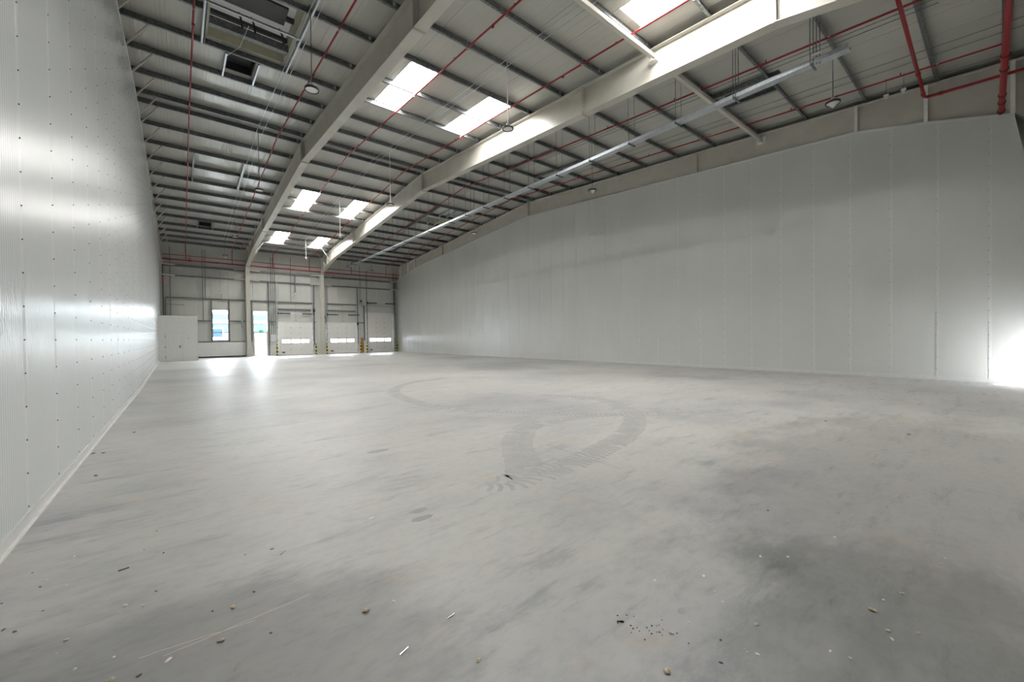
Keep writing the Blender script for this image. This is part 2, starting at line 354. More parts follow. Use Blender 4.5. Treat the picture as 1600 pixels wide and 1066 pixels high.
# ---- left and right lined walls: vertical sheets, each its own part
def side_wall(name, xf, side, mat, y0, y1, topf, joint0):
    """side=+1: room lies towards +X of the face"""
    back = MB()
    ys = [y0, 17, y1] if side > 0 else [y0, y1]
    for a, b in zip(ys, ys[1:]):
        n = 10
        prof = [(a+(b-a)*i/n, topf(a+(b-a)*i/n)-0.06) for i in range(n+1)]+[(b, 0.0), (a, 0.0)]
        k = len(back.v); m = len(prof)
        for dx in (0.05, 0.12):
            for y, z in prof: back.v.append((xf(y)-side*dx, y, z))
        back.f.append(tuple(range(k, k+m))); back.f.append(tuple(range(k+2*m-1, k+m-1, -1)))
        for i in range(m): j = (i+1) % m; back.f.append((k+i, k+j, k+m+j, k+m+i))
    root = back.build(name, MT['deck']); tag(root, kind='structure')
    j = joint0
    while j-1.06 > y0: j -= 1.06
    edges = [y0]+[j+1.06*k for k in range(60) if y0+0.2 < j+1.06*k < y1-0.2]+[y1]
    for a, b in zip(edges, edges[1:]):
        mb = MB(); g = 0.004; e = 0.02
        prof = [(0.0, a+g), (0.0, b-g), (-0.045, b-g), (-0.045, a+g)]
        # cross-section in (x offset, y); slightly folded edges
        kn = [y for y in ([q[0] for q in KN]+[-0.33]) if a+g+e < y < b-g-e]
        prof = [(-0.003, a+.001), (0, a+g+e)]+[(0, y) for y in sorted(kn)]+[(0, b-g-e), (-0.003, b-.001), (-0.045, b-.001)]+[(-0.045, y) for y in sorted(kn, reverse=True)]+[(-0.045, a+.001)]
        n = len(mb.v); m = len(prof)
        zb = 0.10
        for lvl in (0, 1):
            for dx, y in prof:
                mb.v.append((xf(y)+side*dx, y, zb if lvl == 0 else topf(y)-0.03))
        mb.f.append(tuple(range(n, n+m))); mb.f.append(tuple(range(n+2*m-1, n+m-1, -1)))
        for i in range(m): q = (i+1) % m; mb.f.append((n+i, n+q, n+m+q, n+m+i))
        mb.build('panel', mat, root)
    return root, edges
wl, el = side_wall('wall_left', xleft, 1, MT['wall'], YN, 41.2, botz, 5.12)
xr = lambda y: XR
def topr(y): return botz(y) if y >= -.15 else 7.62-(-.15-y)*6.8
wr, er = side_wall('wall_right', xr, -1, MT['wall_r'], -0.72, YF, topr, 0.28)
# lap strips over each joint + fixings
bolt = MB(); lap = 0
for y in el[1:-1]:
    z = 0.14
    MBs = MB().prism([(xleft(y)-0.004, y-0.05), (xleft(y)-0.004, y+0.02), (xleft(y)+0.0012, y+0.003), (xleft(y)+0.0018, y-0.015), (xleft(y)+0.0012, y-0.033)], 'z', 0.12, botz(y)-0.05)
    MBs.build('lap_strip', MT['wall'], wl)
    k = 0
    while z < botz(y)-0.1:
        bolt.tube([(xleft(y)+0.002, y-0.015, z), (xleft(y)+0.009, y-0.015, z)], 0.0065, 6); z += 0.275
o = bolt.build('fixings', MT['fix'], wl); tag(o, kind='stuff')
bolt = MB()
for y in er[1:-1]:
    MB().box(XR-0.006, XR+0.004, y-0.03, y+0.03, 0.12, botz(y)-0.05).build('lap_strip', MT['seam'], wr)
    z = 0.35
    while z < botz(y)-0.1:
        bolt.tube([(XR-0.004, y+0.03, z), (XR-0.016, y+0.03, z)], 0.012, 6); z += 0.35
o = bolt.build('fixings', MT['galv'], wr); tag(o, kind='stuff')
# base and top trims
def path_trim(name, ys, xf, side, zf0, zf1, thick, mat, **k):
    mb = MB()
    for a, b in zip(ys, ys[1:]):
        n = len(mb.v)
        for y in (a, b):
            x = xf(y)
            mb.v += [(x-side*0.01, y, zf0(y)), (x+side*thick, y, zf0(y)), (x+side*thick, y, zf1(y)), (x-side*0.01, y, zf1(y))]
        mb.f += [(n, n+1, n+2, n+3), (n+7, n+6, n+5, n+4)]+[(n+i, n+4+i, n+4+(i+1) % 4, n+(i+1) % 4) for i in range(4)]
    o = mb.build(name, mat); return tag(o, kind='structure')
bl = path_trim('baseboard_left', [YN, 17, 36, 41.2], xleft, 1, lambda y: 0, lambda y: 0.10, 0.012, MT['seam'])
o = path_trim('base_lip', [YN, 17, 36, 41.2], lambda y: xleft(y)+0.012, 1, lambda y: 0, lambda y: 0.012, 0.022, MT['white']); o.parent = bl; del o['kind']
br = path_trim('baseboard_right', [-0.72, YF], xr, -1, lambda y: 0, lambda y: 0.12, 0.03, MT['seam'])
kn_y = [y for y, z in KN if y > -0.2]
path_trim('trim_1', [YN]+[y for y, z in KN if -1 < y < 17]+[17, YR, 36]+[y for y, z in KN if 36 < y < 41.2], xleft, 1, lambda y: botz(y)-0.05, lambda y: botz(y)-0.01, 0.012, MT['seam'])
path_trim('trim_2', [-0.72]+kn_y, xr, -1, lambda y: topr(y)-0.07, lambda y: topr(y)-0.01, 0.02, MT['seam'])

# ---- cut-out walls (far and near)
def cells(x0, x1, z0, z1, holes, xs_extra=(), step=None):
    xs = {x0, x1}
    for h in holes: xs |= {h[0], h[1]}
    if step:
        k = math.ceil(x0)
        while k < x1:
            if all(abs(k-q) > 0.12 for q in xs): xs.add(k)
            k += step
    xs = sorted(x for x in xs if x0 <= x <= x1); out = []
    for a, b in zip(xs, xs[1:]):
        m = (a+b)/2; hs = sorted([h for h in holes if h[0] < m < h[1]], key=lambda h: h[2]); z = z0
        for h in hs:
            if h[2] > z+1e-4: out.append((a, b, z, h[2]))
            z = h[3]
        if z < z1-1e-4: out.append((a, b, z, z1))
    return out
D1, D2, D3 = (6.84, 9.70, 0.0, 3.05), (11.06, 13.87, 0.0, 3.05), (14.95, 17.72, 0.0, 4.12)
WN, GD = (2.02, 3.15, 1.42, 4.02), (4.92, 6.05, 0.0, 4.0)
holes = [WN, GD]+[(d[0]+.07, d[1]-.07, 0.0, d[3]-.1) for d in (D1, D2, D3)]
wf = MB()
for a, b, z0, z1 in cells(-1.6, 18.9, 0, 9.36, holes): wf.box(a, b, YF+0.26, YF+0.34, z0, z1)
wf = wf.build('wall_far', MT['deck']); tag(wf, kind='structure')
for a, b, z0, z1 in cells(-1.5, 18.8, 0, 9.262, holes, step=1.0):
    g = 0.004; MB().box(a+g, b-g, YF+0.2, YF+0.255, z0+0.001, z1-0.001).build('panel', MT['clad'], wf, bevel=0)
for k in range(-1, 19):
    if not any(h[0]-.05 < k < h[1]+.05 and h[2] < 0.5 for h in holes) and not (2 < k < 3.2):
        MB().box(k-0.012, k+0.012, YF+0.192, YF+0.2, 0.05, 9.2).build('lap_strip', MT['seam'], wf)
    else:
        zt = max(h[3] for h in holes if h[0]-.05 < k < h[1]+.05)
        MB().box(k-0.012, k+0.012, YF+0.192, YF+0.2, zt+0.1, 9.2).build('lap_strip', MT['seam'], wf)
wn = MB()
nh = [(a, b, z0, z1) for a, b, z0, z1 in NEAR_DOORS]
for a, b, z0, z1 in cells(-1.6, 18.9, 0, 9.36, nh, step=1.0): wn.box(a, b, YN-0.1, YN, z0, z1)
wn = wn.build('wall_near', MT['clad']); tag(wn, kind='structure')
# end closures beyond side frames
mbx = MB().box(-1.62, -1.5, YN, YF+0.3, 0, 9.3).build('wall_left_outer', MT['clad']); tag(mbx, kind='structure')
mbx = MB().box(18.72, 18.85, YN, YF+0.3, 0, 9.3).build('wall_right_outer', MT['clad']); tag(mbx, kind='structure')
for X in (-1.5, 18.66):
    g = MB(); g.prism([(YN, soff(YN)+.1), (YR, soff(YR)+.1), (YF+.3, soff(YF+.3)+.1), (YF+.3, 8.6), (YN, 8.6)], 'x', X, X+0.06)
    tag(g.build('wall_gable', MT['clad']), kind='structure')

# ---- ceiling: liner sheets, one strip per metre and slope, holes for rooflights and vents
SKY = [(xa, xb, ya, yb) for xa, xb in ((5.7, 6.7), (8.7, 9.7)) for ya, yb in ((2.95, 6.2), (11.6, 14.85), (26.2, 29.6), (35.1, 38.3))]
VENT = [(0.7, 2.7, 11.45, 14.7), (13.7, 15.7, 25.9, 28.0), (1.25, 2.0, 15.05, 16.3), (1.07, 1.8, 35.0, 36.4), (14.4, 15.15, 4.45, 6.2)]
rh = [(a, b, c, d) for a, b, c, d in SKY+VENT]
ce = MB()
def slab(mb, x0, x1, y0, y1, dz0, dz1):
    n = len(mb.v)
    for dz in (dz0, dz1):
        for x, y in ((x0, y0), (x1, y0), (x1, y1), (x0, y1)): mb.v.append((x, y, soff(y)+dz))
    mb.f += [tuple(n+i for i in q) for q in ((3, 2, 1, 0), (4, 5, 6, 7), (0, 1, 5, 4), (1, 2, 6, 5), (2, 3, 7, 6), (3, 0, 4, 7))]
def split_ridge(cs):
    out = []
    for a, b, c, d in cs:
        if c < YR < d: out += [(a, b, c, YR), (a, b, YR, d)]
        else: out.append((a, b, c, d))
    return out
for a, b, c, d in split_ridge(cells(-1.65, 18.9, YN-.3, YF+.5, rh)): slab(ce, a, b, c, d, 0.06, 0.16)
ce = ce.build('ceiling', MT['deck']); tag(ce, kind='structure')
def strips(x0, x1, holes):
    xs = [x0]+[k+0.7 for k in range(-1, 18)]+[x1]; out = []
    for a, b in zip(xs, xs[1:]):
        ex = sorted({a, b}|{h[0] for h in holes if a < h[0] < b}|{h[1] for h in holes if a < h[1] < b})
        for p, q in zip(ex, ex[1:]):
            m = (p+q)/2; y = YN-.05
            for h in sorted([h for h in holes if h[0] < m < h[1]], key=lambda h: h[2]): out.append((p, q, y, h[2])); y = h[3]
            out.append((p, q, y, YF+.2))
    return out
for a, b, c, d in split_ridge(strips(-1.5, 18.72, rh)):
    mb = MB(); slab(mb, a+.002, b-.002, c, d, 0.0, 0.05)
    # shallow stiffening ribs of the liner sheet
    x = a+0.12
    while x < b-0.06:
        n = len(mb.v)
        for y in (c, d):
            z = soff(y); mb.v += [(x-.02, y, z+.001), (x-.008, y, z-.003), (x+.008, y, z-.003), (x+.02, y, z+.001)]
        mb.f += [(n+i, n+i+1, n+i+5, n+i+4) for i in range(3)]; x += 0.25
    mb.build('liner_sheet', MT['ceil'], ce)
for k in range(-1, 18):
    x = k+0.7
    for p, q in ((YN, YR), (YR, YF+.2)):
        hs = sorted([h for h in rh if h[0]-.01 < x < h[1]+.01 and p <= h[2] and h[3] <= q], key=lambda h: h[2]); y = p
        mb = MB()
        for h in hs+[(0, 0, q, q)]:
            if h[2] > y: slab(mb, x-.007, x+.007, y, h[2], -0.004, 0.002)
            y = h[3]
        mb.build('sheet_joint', MT['joint'], ce)

# ---- rooflights
for i, (a, b, c, d) in enumerate(SKY):
    bay_side = 'nearer the left beam' if a < 7 else 'nearer the right beam'
    pos = ['cut by the top edge of the picture', 'large, on the camera side', 'mid-sized, beyond the ridge', 'smallest, closest to the doors'][i % 4]
    r = empty('roof_light', ((a+b)/2, (c+d)/2, soff((c+d)/2)), label='white daylit rooflight %s, %s' % (bay_side, pos), cat='skylight', group='rooflights in the middle bay')
    m = (c+d)/2
    for p, q in ((c, m-.02), (m+.02, d)):
        mb = MB(); slab(mb, a+.012, b-.012, p+.012, q-.012, 0.03, 0.05); local(r, mb).build('pane', MT['skylight'], r)
    mb = MB()
    for x in (a, b-.012): slab(mb, x, x+.012, c, d, -0.012, 0.08)
    for y in (c, d-.012, m-.02): slab(mb, a+.012, b-.012, y, y+(.012 if y != m-.02 else .04), -0.01, 0.08)
    local(r, mb).build('frame', MT['white'], r)

# ---- purlins
PY = [19.95-1.69*k for k in range(12)]+[0.0]
PF = [20.72, 22.4, 24.15, 25.9, 27.8, 29.5, 31.25, 32.95, 34.6, 36.5, 38.1, 39.6, 41.15]
def purlin_mb(x0, x1):
    # Z section in (y,z) with z up from the purlin underside
    t = 0.01
    prof = [(-.06, 0), (.008, 0), (.008, .19-t), (.07, .19-t), (.07, .19), (-.002, .19), (-.002, t), (-.052, t), (-.052, .03), (-.06, .03)]
    return MB().prism(prof, 'x', x0, x1)
BAYS = [(FX[0]+.02, FX[1]-.02, 'left'), (FX[1]+.02, FX[2]-.02, 'middle'), (FX[2]+.02, FX[3]-.02, 'right')]
cleat = MB().box(-.035, .035, -.012, -.004, 0.01, 0.17).mesh('cleat', MT['galv_l'])
for bi, (xa, xb, bn) in enumerate(BAYS):
    me = purlin_mb(0, xb-xa).mesh('purlin', MT['galv'])
    cut = purlin_mb(0, 0.6-xa).mesh('purlin', MT['galv']); cut2 = purlin_mb(2.75-xa, xb-xa).mesh('purlin', MT['galv'])
    for side, ys in (('camera', PY), ('dock door', PF)):
        for k, y in enumerate(ys):
            lab = 'galvanised roof purlin, %s bay, %s from the ridge towards the %s' % (bn, ORD[k], 'camera' if side == 'camera' else 'dock doors')
            if bi == 0 and abs(y-13.19) < .05:
                r = empty('purlin', (xa, y, purz(y)), label='galvanised purlin broken by the big roof vent in the left bay', cat='purlin', group='roof purlins')
                inst(cut, 'purlin_length', r); inst(cut2, 'purlin_length', r)
            else:
                r = inst(me, 'purlin', None, (xa, y, purz(y))); tag(r, lab, 'purlin', 'roof purlins')
            for dx in ((.2, xb-xa-.2) if bi else (xb-xa-.2,)): inst(cleat, 'end_plate', r, (dx, 0, 0))

# ---- portal frames
def frame_label(i):
    return ['off-white steel portal frame half hidden behind the left wall, with slanting braces to every purlin',
            'off-white steel portal frame whose beam crosses the roof left of the middle rooflights',
            'off-white steel portal frame with the largest brightly lit beam crossing the picture',
            'off-white steel portal frame running along the top of the long right wall'][i]
SP = [8.9, 32.0]
for i, X in enumerate(FX):
    r = empty('portal_frame', (X, YR, 0), label=frame_label(i), cat='steel frame', group='portal frames')
    hw = 0.15; tf = 0.022
    for side in (0, 1):
        ys = [y for y, z in KN if y <= YR+.01] if side == 0 else [y for y, z in KN if y >= YR-.01]
        ys = [max(y, -0.72) for y in ys]
        mb = MB()
        # web
        prof = [(y, botz(y)) for y in ys]+[(ys[-1], purz(ys[-1])-.002), (ys[0], purz(ys[0])-.002)]
        mb.prism(prof, 'x', X-.008, X+.008)
        # bottom flange
        for a, b in zip(ys, ys[1:]):
            n = len(mb.v)
            for y in (a, b):
                z = botz(y); mb.v += [(X-hw, y, z), (X+hw, y, z), (X+hw, y, z+tf), (X-hw, y, z+tf)]
            mb.f += [(n, n+1, n+2, n+3), (n+7, n+6, n+5, n+4)]+[(n+q, n+4+q, n+4+(q+1) % 4, n+(q+1) % 4) for q in range(4)]
        n = len(mb.v)
        for y in (ys[0], ys[-1]):
            z = purz(y)-.003; mb.v += [(X-hw, y, z-tf), (X+hw, y, z-tf), (X+hw, y, z), (X-hw, y, z)]
        mb.f += [(n, n+1, n+2, n+3), (n+7, n+6, n+5, n+4)]+[(n+q, n+4+q, n+4+(q+1) % 4, n+(q+1) % 4) for q in range(4)]
        local(r, mb).build('rafter', MT['steel'], r)
        # column
        y0, y1 = ((YN+.03, -0.72) if side == 0 else (41.36, YF+.03)); c = MB(); yi, yo = (y1, y0) if side == 0 else (y0, y1); sg = 1 if side == 0 else -1
        zt = purz(yo)-.1
        c.box(X-.008, X+.008, min(yi, yo), max(yi, yo), 0.0, zt)
        c.box(X-hw, X+hw, min(yi, yi-sg*tf), max(yi, yi-sg*tf), 0.0, botz(yi)); c.box(X-hw, X+hw, min(yo, yo+sg*tf), max(yo, yo+sg*tf), 0.0, zt)
        c.box(X-.19, X+.19, min(yi, yo)-.03, max(yi, yo)+.03, 0, .03)
        local(r, c).build('column', MT['steel'], r)
    # bolted end plates (splices and ridge) and stiffeners
    for y in SP+[YR]:
        e = MB(); z0, z1 = botz(y)-.03, purz(y)-.0
        for dy in (-.022, .006): e.box(X-hw-.01, X+hw+.01, y+dy, y+dy+.016, z0, z1-.03)
        for q in range(6):
            z = z0+.12+q*(z1-z0-.24)/5
            for dx in (-.09, .09):
                e.tube([(X+dx, y-.045, z), (X+dx, y+.045, z)], .018, 6)
        local(r, e).build('end_plate', MT['steel'], r)
    for y in (-0.12, 1.6, 3.3, 37.5, 39.2, 41.0):
        e = MB()
        for sx in (-1, 1):
            e.box(X+sx*.01 if sx > 0 else X-hw+.005, X+hw-.005 if sx > 0 else X-.01, y-.02, y+.02, botz(y)+tf, purz(y)-tf-.003)
            e.box(X+sx*(hw-.001)-.006, X+sx*(hw-.001)+.006, y-.045, y+.045, botz(y)-.01, purz(y)-tf-.003)
        local(r, e).build('stiffener', MT['white'] if i == 3 else MT['steel'], r)  # lighter colour on the right wall frame, standing in for missing light contrast
    if i != 9:
        for y in (PF+PY[:11] if i == 0 else PF[-3:]):
            sx = 1 if i == 0 else -1
            for s2 in ([sx] if i in (0, 3) else [-1, 1]):
                e = MB(); zb, zt = botz(y)+.03, purz(y)+.02
                L = .78 if i else .72
                e.bar((X+s2*(hw-.02), y+.03, zb), (X+s2*L, y+.03, zt), .055, .035)
                e.bar((X+s2*(hw-.02), y+.055, zb), (X+s2*L, y+.055, zt), .006, .05)
                local(r, e).build('fly_brace', MT['steel'], r)

# square tie struts between the frames
for xa, xb, lb in ((FX[1]+.01, FX[2]-.01, 'off-white square strut tying the two big beams, beside the nearest rooflight'), (FX[2]+.01, FX[3]-.01, 'off-white square strut from the bright beam to the right wall beam')):
    r = empty('tie_strut', ((xa+xb)/2, 6.3, 9.3), label=lb, cat='strut')
    z = 9.33
    local(r, MB().box(xa+.1, xb-.1, 6.24, 6.36, z-.06, z+.06)).build('tube', MT['steel'], r, bevel=.006)
    for x, s in ((xa, 1), (xb, -1)):
        e = MB().box(min(x, x+s*.015), max(x, x+s*.015), 6.14, 6.46, z-.14, z+.14).box(min(x, x+s*.22), max(x, x+s*.22), 6.294, 6.306, z-.12, z+.12).box(min(x, x+s*.16), max(x, x+s*.16), 6.2, 6.4, z-.128, z-.118)
        for dy in (-.1, .1):
            for dz in (-.09, .09): e.tube([(x+s*.012, 6.3+dy, z+dz), (x+s*.035, 6.3+dy, z+dz)], .016, 6)
        local(r, e).build('fixing_plate', MT['white'], r)

# ---- sprinkler branch pipes
def coupling(r=.034): return MB().tube([(0, -.03, 0), (0, .03, 0)], r, 10)
coup = coupling().mesh('coupling', MT['red'], True)
head_m = MB().tube([(0, 0, 0), (0, 0, .05)], .012, 6).tube([(0, 0, .06), (0, 0, .066)], .022, 8).tube([(0, 0, .045), (0, 0, .062)], .006, 6).mesh('sprinkler_head', MT['dark'])
hang_m = MB().tube([(0, 0, 0.02), (0, 0, .30)], .006, 6).lathe([(.032, -.012), (.036, -.012), (.036, .012), (.032, .012)], (0, 0, 0), 10).mesh('hanger', MT['galv_l'])
PX = [(0.38, 'leftmost, close to the left wall'), (3.42, 'second from the left wall'), (6.42, 'crossing the left row of rooflights'), (9.38, 'crossing the right row of rooflights'), (13.2, 'crossing the right bay above the cable tray'), (16.75, 'rightmost, nearest the long right wall')]
def pipz(y): return purz(y)-.13
for i, (x, lb) in enumerate(PX):
    r = empty('sprinkler_pipe', (x, YR, pipz(YR)), label='thin red sprinkler pipe running under the purlins, '+lb, cat='pipe', group='red sprinkler branch pipes')
    ye = 41.25
    mb = MB().tube([(x, -1.0 if i < 4 else 0.05, pipz(0)), (x, YR, pipz(YR)), (x, ye-.08, pipz(ye)), (x, ye, pipz(ye)-.08), (x, ye, 7.86)], .026, 8)
    local(r, mb).build('tube', MT['red'], r, smooth=True)
    y = 2.0+0.3*i
    while y < 41:
        inst(coup, 'coupling', r, (0, y-YR, pipz(y)-pipz(YR))); y += 5.9
    y = 1.2+.4*(i % 3)
    while y < 40.5:
        inst(head_m, 'sprinkler_head', r, (0, y-YR, pipz(y)-pipz(YR)+.02)); y += 2.8
    for k, y in enumerate(PY[:-1]+PF[:-1]):
        if k % 2 == i % 2: inst(hang_m, 'hanger', r, (0, y-.12-YR, pipz(y-.12)-pipz(YR)))
for z, rad, x1, lb in ((7.82, .055, 18.0, 'thick red sprinkler header pipe along the far wall, lower of the two'), (8.17, .03, 18.15, 'thinner red pipe along the far wall, upper of the two')):
    r = empty('header_pipe', (8.5, 41.25, z), label=lb, cat='pipe')
    local(r, MB().tube([(-1.05, 41.25-.1*(z > 8), z), (x1, 41.25-.1*(z > 8), z)], rad, 10)).build('tube', MT['red'], r, smooth=True)
    for x in (0.6, 2.4, 6.0, 8.0, 12, 15.5, 17): 
        local(r, MB().tube([(x-.05, 41.25-.1*(z > 8), z), (x+.05, 41.25-.1*(z > 8), z)], rad*1.25, 10)).build('coupling', MT['red'], r, smooth=True)
r = empty('valve', (0.62, 41.2, 7.82), label='dark red valve on the lower header pipe above the white store room', cat='valve')
local(r, MB().tube([(.5, 41.25, 7.82), (.74, 41.25, 7.82)], .085, 10)).build('body', MT['red'], r, smooth=True)
local(r, MB().tube([(.62, 41.25, 7.9), (.62, 41.25, 8.0)], .02, 8).tube([(.62, 41.25, 8.0), (.62, 41.25, 8.02)], .09, 12)).build('handwheel', MT['dark'], r)
# pipework at the near right corner
r = empty('crossing_pipe', (15, 1.5, 8.75), label='red pipe crossing the right bay and turning at an elbow by the right wall beam', cat='pipe')
local(r, MB().tube([(10.75, 1.47, 8.75), (17.82, 1.6, 8.75), (17.9, 1.56, 8.75), (17.95, 1.5, 8.75), (17.95, -1.1, 8.62)], .042, 10)).build('tube', MT['red'], r, smooth=True)
for p, q in (((17.6, 1.6, 8.75), (17.68, 1.6, 8.75)), ((16.1, 1.57, 8.75), (16.2, 1.57, 8.75)), ((17.95, 1.3, 8.74), (17.95, 1.2, 8.735))):
    local(r, MB().tube([p, q], .056, 10)).build('coupling', MT['red'], r, smooth=True)
r = empty('main_pipe', (15, 0, 7.9), label='thick red fire main at the top right corner ending above the right wall', cat='pipe')
A, B = Vector((17.9, .09, 7.62)), Vector((12.6, -.04, 8.1))
local(r, MB().tube([A, B], .062, 14)).build('tube', MT['red'], r, smooth=True)
for t, L in ((0.02, .03), (.12, .02), (.2, .02), (.45, .02), (.55, .1)):
    p = A.lerp(B, t); q = A.lerp(B, t+L*.25)
    local(r, MB().tube([p, q], .078, 14)).build('coupling', MT['red'] if L > .03 else MT['dark'], r, smooth=True)
for t in (.12, .45, .8):
    p = A.lerp(B, t); local(r, MB().tube([(p.x, p.y, p.z+.08), (p.x, p.y, purz(0)+.02)], .008, 6)).build('hanger', MT['galv'], r)

# ---- cable tray hung from rods
TX, TZ = 12.0, 8.02
r = empty('cable_tray', (TX, 20, TZ), label='bright galvanised cable tray hung on rods under the right bay', cat='cable tray')
tr = MB(); prof = [(TX-.1, TZ+.09), (TX-.1, TZ), (TX+.1, TZ), (TX+.1, TZ+.09), (TX+.115, TZ+.09), (TX+.115, TZ-.012), (TX-.115, TZ-.012), (TX-.115, TZ+.09)]
y = 2.28; k = 0
while y < 38.4:
    y2 = min(y+3.0, 38.6); local(r, MB().prism(prof, 'y', y+.003, y2-.003)).build('tray_section', MT['galv_l'], r); y = y2
ys = [2.98, 4.74, 6.42, 8.1, 9.8, 11.5, 13.2, 14.9, 16.6, 18.25, 19.95, 22.4, 24.15, 25.9, 27.8, 29.5, 31.25, 32.95, 34.6, 36.5, 38.1]
for k, y in enumerate(ys):
    b = MB().box(TX-.2, TX+.2, y-.02, y+.02, TZ-.055, TZ-.014); b = local(r, b).build('bracket', MT['galv'], r)
    n = 4 if k == 0 else 3 if k == 1 else 2
    for q in range(n):
        x = TX-.17+.34*q/(n-1) if n == 2 else TX-.16+.04*q; yy = y if n == 2 else y+.02-.055*q; local(r, MB().tube([(x, yy, TZ-.06), (x, yy, purz(yy)+.01)], .0075 if k > 1 else .010, 6)).build('rod', MT['galv'], r)
local(r, MB().tube([(TX-.13, 2.95, TZ+.1), (TX-.13, 2.95, TZ+.16), (TX-.05, 2.8, TZ+.2)], .03, 8)).build('cable_gland', MT['white'], r, smooth=True)

# ---- pendant high-bay lamps
ring_m = MB().lathe([(.15, .0), (.175, .0), (.18, .025), (.175, .05), (.15, .05), (.145, .025), (.15, 0)], (0, 0, 0), 24).mesh('rim', MT['dark'], True)
refl_m = MB().lathe([(.0, .02), (.07, .03), (.148, .012), (.15, .03), (.08, .07), (.0, .08)], (0, 0, 0), 24).mesh('reflector', MT['white'], True)
body_m = MB().lathe([(0, .17), (.045, .17), (.055, .1), (.1, .07), (.15, .055), (0, .055)], (0, 0, 0), 20).mesh('housing', MT['steel'], True)
cone_m = MB().lathe([(.0, -.13), (.12, -.004), (.118, .0), (0, .0)], (0, 0, 0), 16).mesh('cone', MT['white'], True)
LAMPS = [('left', 2.72, [11.4, 20.5, 30.7, 38.0]), ('middle', 7.95, [9.8, 18.9, 26.9, 36.0]), ('right', 14.25, [3.08, 11.65, 21.0, 30.4, 38.4])]
for bn, x, ys in LAMPS:
    for k, y in enumerate(ys):
        r = empty('pendant_lamp', (x, y, 7.93), label='round white pendant lamp in the %s bay, %s counting away from the camera' % (bn, ORD[k]), cat='lamp', group='pendant lamps')
        zt = soff(y)+.004-7.93
        local(r, MB().tube([(x, y, 8.1), (x, y, 7.93+zt)], .011 if bn != 'middle' else .016, 8)).build('rod', MT['galv'] if bn != 'middle' else MT['white'], r)
        inst(body_m, 'housing', r); inst(ring_m, 'rim', r); inst(refl_m, 'reflector', r)
        if bn == 'right' and k < 2: inst(cone_m, 'cone', r)
# catenary cables carrying the lamps
for x, lb in ((2.66, 'pair of thin grey cables along the left bay above its lamps'), (7.62, 'pair of thin white cables along the middle bay between the rooflights'), (13.55, 'pair of thin dark cables along the right bay')):
    r = empty('support_cable', (x, YR, 10.4), label=lb, cat='cable')
    for dx in (0, .22):
        P = [(x+dx, y, purz(y)-.05) for y in ([3.0, YR, 38.5] if x < 10 else [1.0, 5.0, YR, 36])]
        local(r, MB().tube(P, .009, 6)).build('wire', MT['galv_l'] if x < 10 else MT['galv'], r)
for k, (x, y0, y1) in enumerate([(15.9, -.6, 16), (16.35, -.6, 20), (17.7, -.6, 20)]):
    r = MB().tube([(x, y0, purz(y0)-.02), (x, y1, purz(y1)-.02)], .008, 6).build('conduit', MT['galv'])
    tag(r, ['thin dark conduit under the right bay purlins, farthest from the right wall', 'thin dark conduit under the right bay purlins, between two others', 'thin dark conduit under the right bay purlins, closest to the right wall beam'][k], 'conduit', 'thin conduits by the right wall beam')

# ---- roof vents and trimmers
def trimmer(parent, x, y0, y1, m='galv_l', w=.045, h=.12, dz=0.0):
    e = MB(); n = 0
    e.bar((x, y0, purz(y0)+h/2+dz), (x, y1, purz(y1)+h/2+dz), w, h)
    return local(parent, e).build('trimmer', MT[m], parent)
def vent(x0, x1, y0, y1, hh, label, dome, arms):
    r = empty('roof_vent', ((x0+x1)/2, (y0+y1)/2, soff((y0+y1)/2)), label=label, cat='roof vent')
    e = MB(); t = .03
    for a, b, c, d in ((x0, x0+t, y0, y1), (x1-t, x1, y0, y1), (x0+t, x1-t, y0, y0+t), (x0+t, x1-t, y1-t, y1)): slab(e, a, b, c, d, 0, hh)
    local(r, e).build('upstand', MT['cream'] if hh > .3 else MT['dark'], r)
    e = MB(); slab(e, x0, x1, y0, y1, hh, hh+.03); local(r, e).build('lid', MT[dome], r)
    if arms:
        ym = (y0+y1)/2; zs = soff(ym)
        for f in (.2, .5, .8):
            y = y0+(y1-y0)*f; local(r, MB().box(x0+t, x1-t, y-.06, y+.06, zs+hh-.16, zs+hh-.06)).build('crossbeam', MT['dark'], r)
        for f0, f1 in ((.02, .2), (.3, .52)): local(r, MB().box(x0+t+.02, x1-t-.25, y0+(y1-y0)*f0, y0+(y1-y0)*f1, zs+hh-.3, zs+hh-.24)).build('louvre_panel', MT['dark'], r)
        for x in (x0+.35*(x1-x0), x0+.5*(x1-x0), x1-.3):
            local(r, MB().tube([(x, ym+.6, zs+hh-.1), (x, ym+.2, zs+.05), (x+.03, ym+.15, zs-.25)], .028, 8)).build('actuator', MT['dark'], r)
        local(r, MB().bar((x0-.15, y0+1.3, purz(y0+1.3)+.02), (x1+.1, y0+1.3, purz(y0+1.3)+.02), .05, .05)).build('cross_bar', MT['galv_l'], r)
        local(r, MB().bar((x0+.03, y1-.75, zs+.1), (x1-.03, y1-.75, zs+.1), .16, .22)).build('inner_beam', MT['galv'], r)
        local(r, MB().tube([(x0+.9, y1-1.3, zs+.02), (x0+.75, y1-.6, zs-.25), (x0+.5, y1+.1, zs-.22)], .006, 6)).build('cord', MT['white'], r)
    return r
v = vent(.7, 2.7, 11.45, 14.7, .55, 'large opened smoke vent in the roof at the upper left, cream sides and dark machinery', 'dome', True)
trimmer(v, .6, 9.9, 14.85); trimmer(v, 2.78, 8.2, 14.85); trimmer(v, .66, 11.5, 14.8, 'galv', .02, .2, .0)
v = vent(13.7, 15.7, 25.9, 28.0, .5, 'smoke vent with cream side in the roof of the right bay beyond the cable tray', 'dome', False)
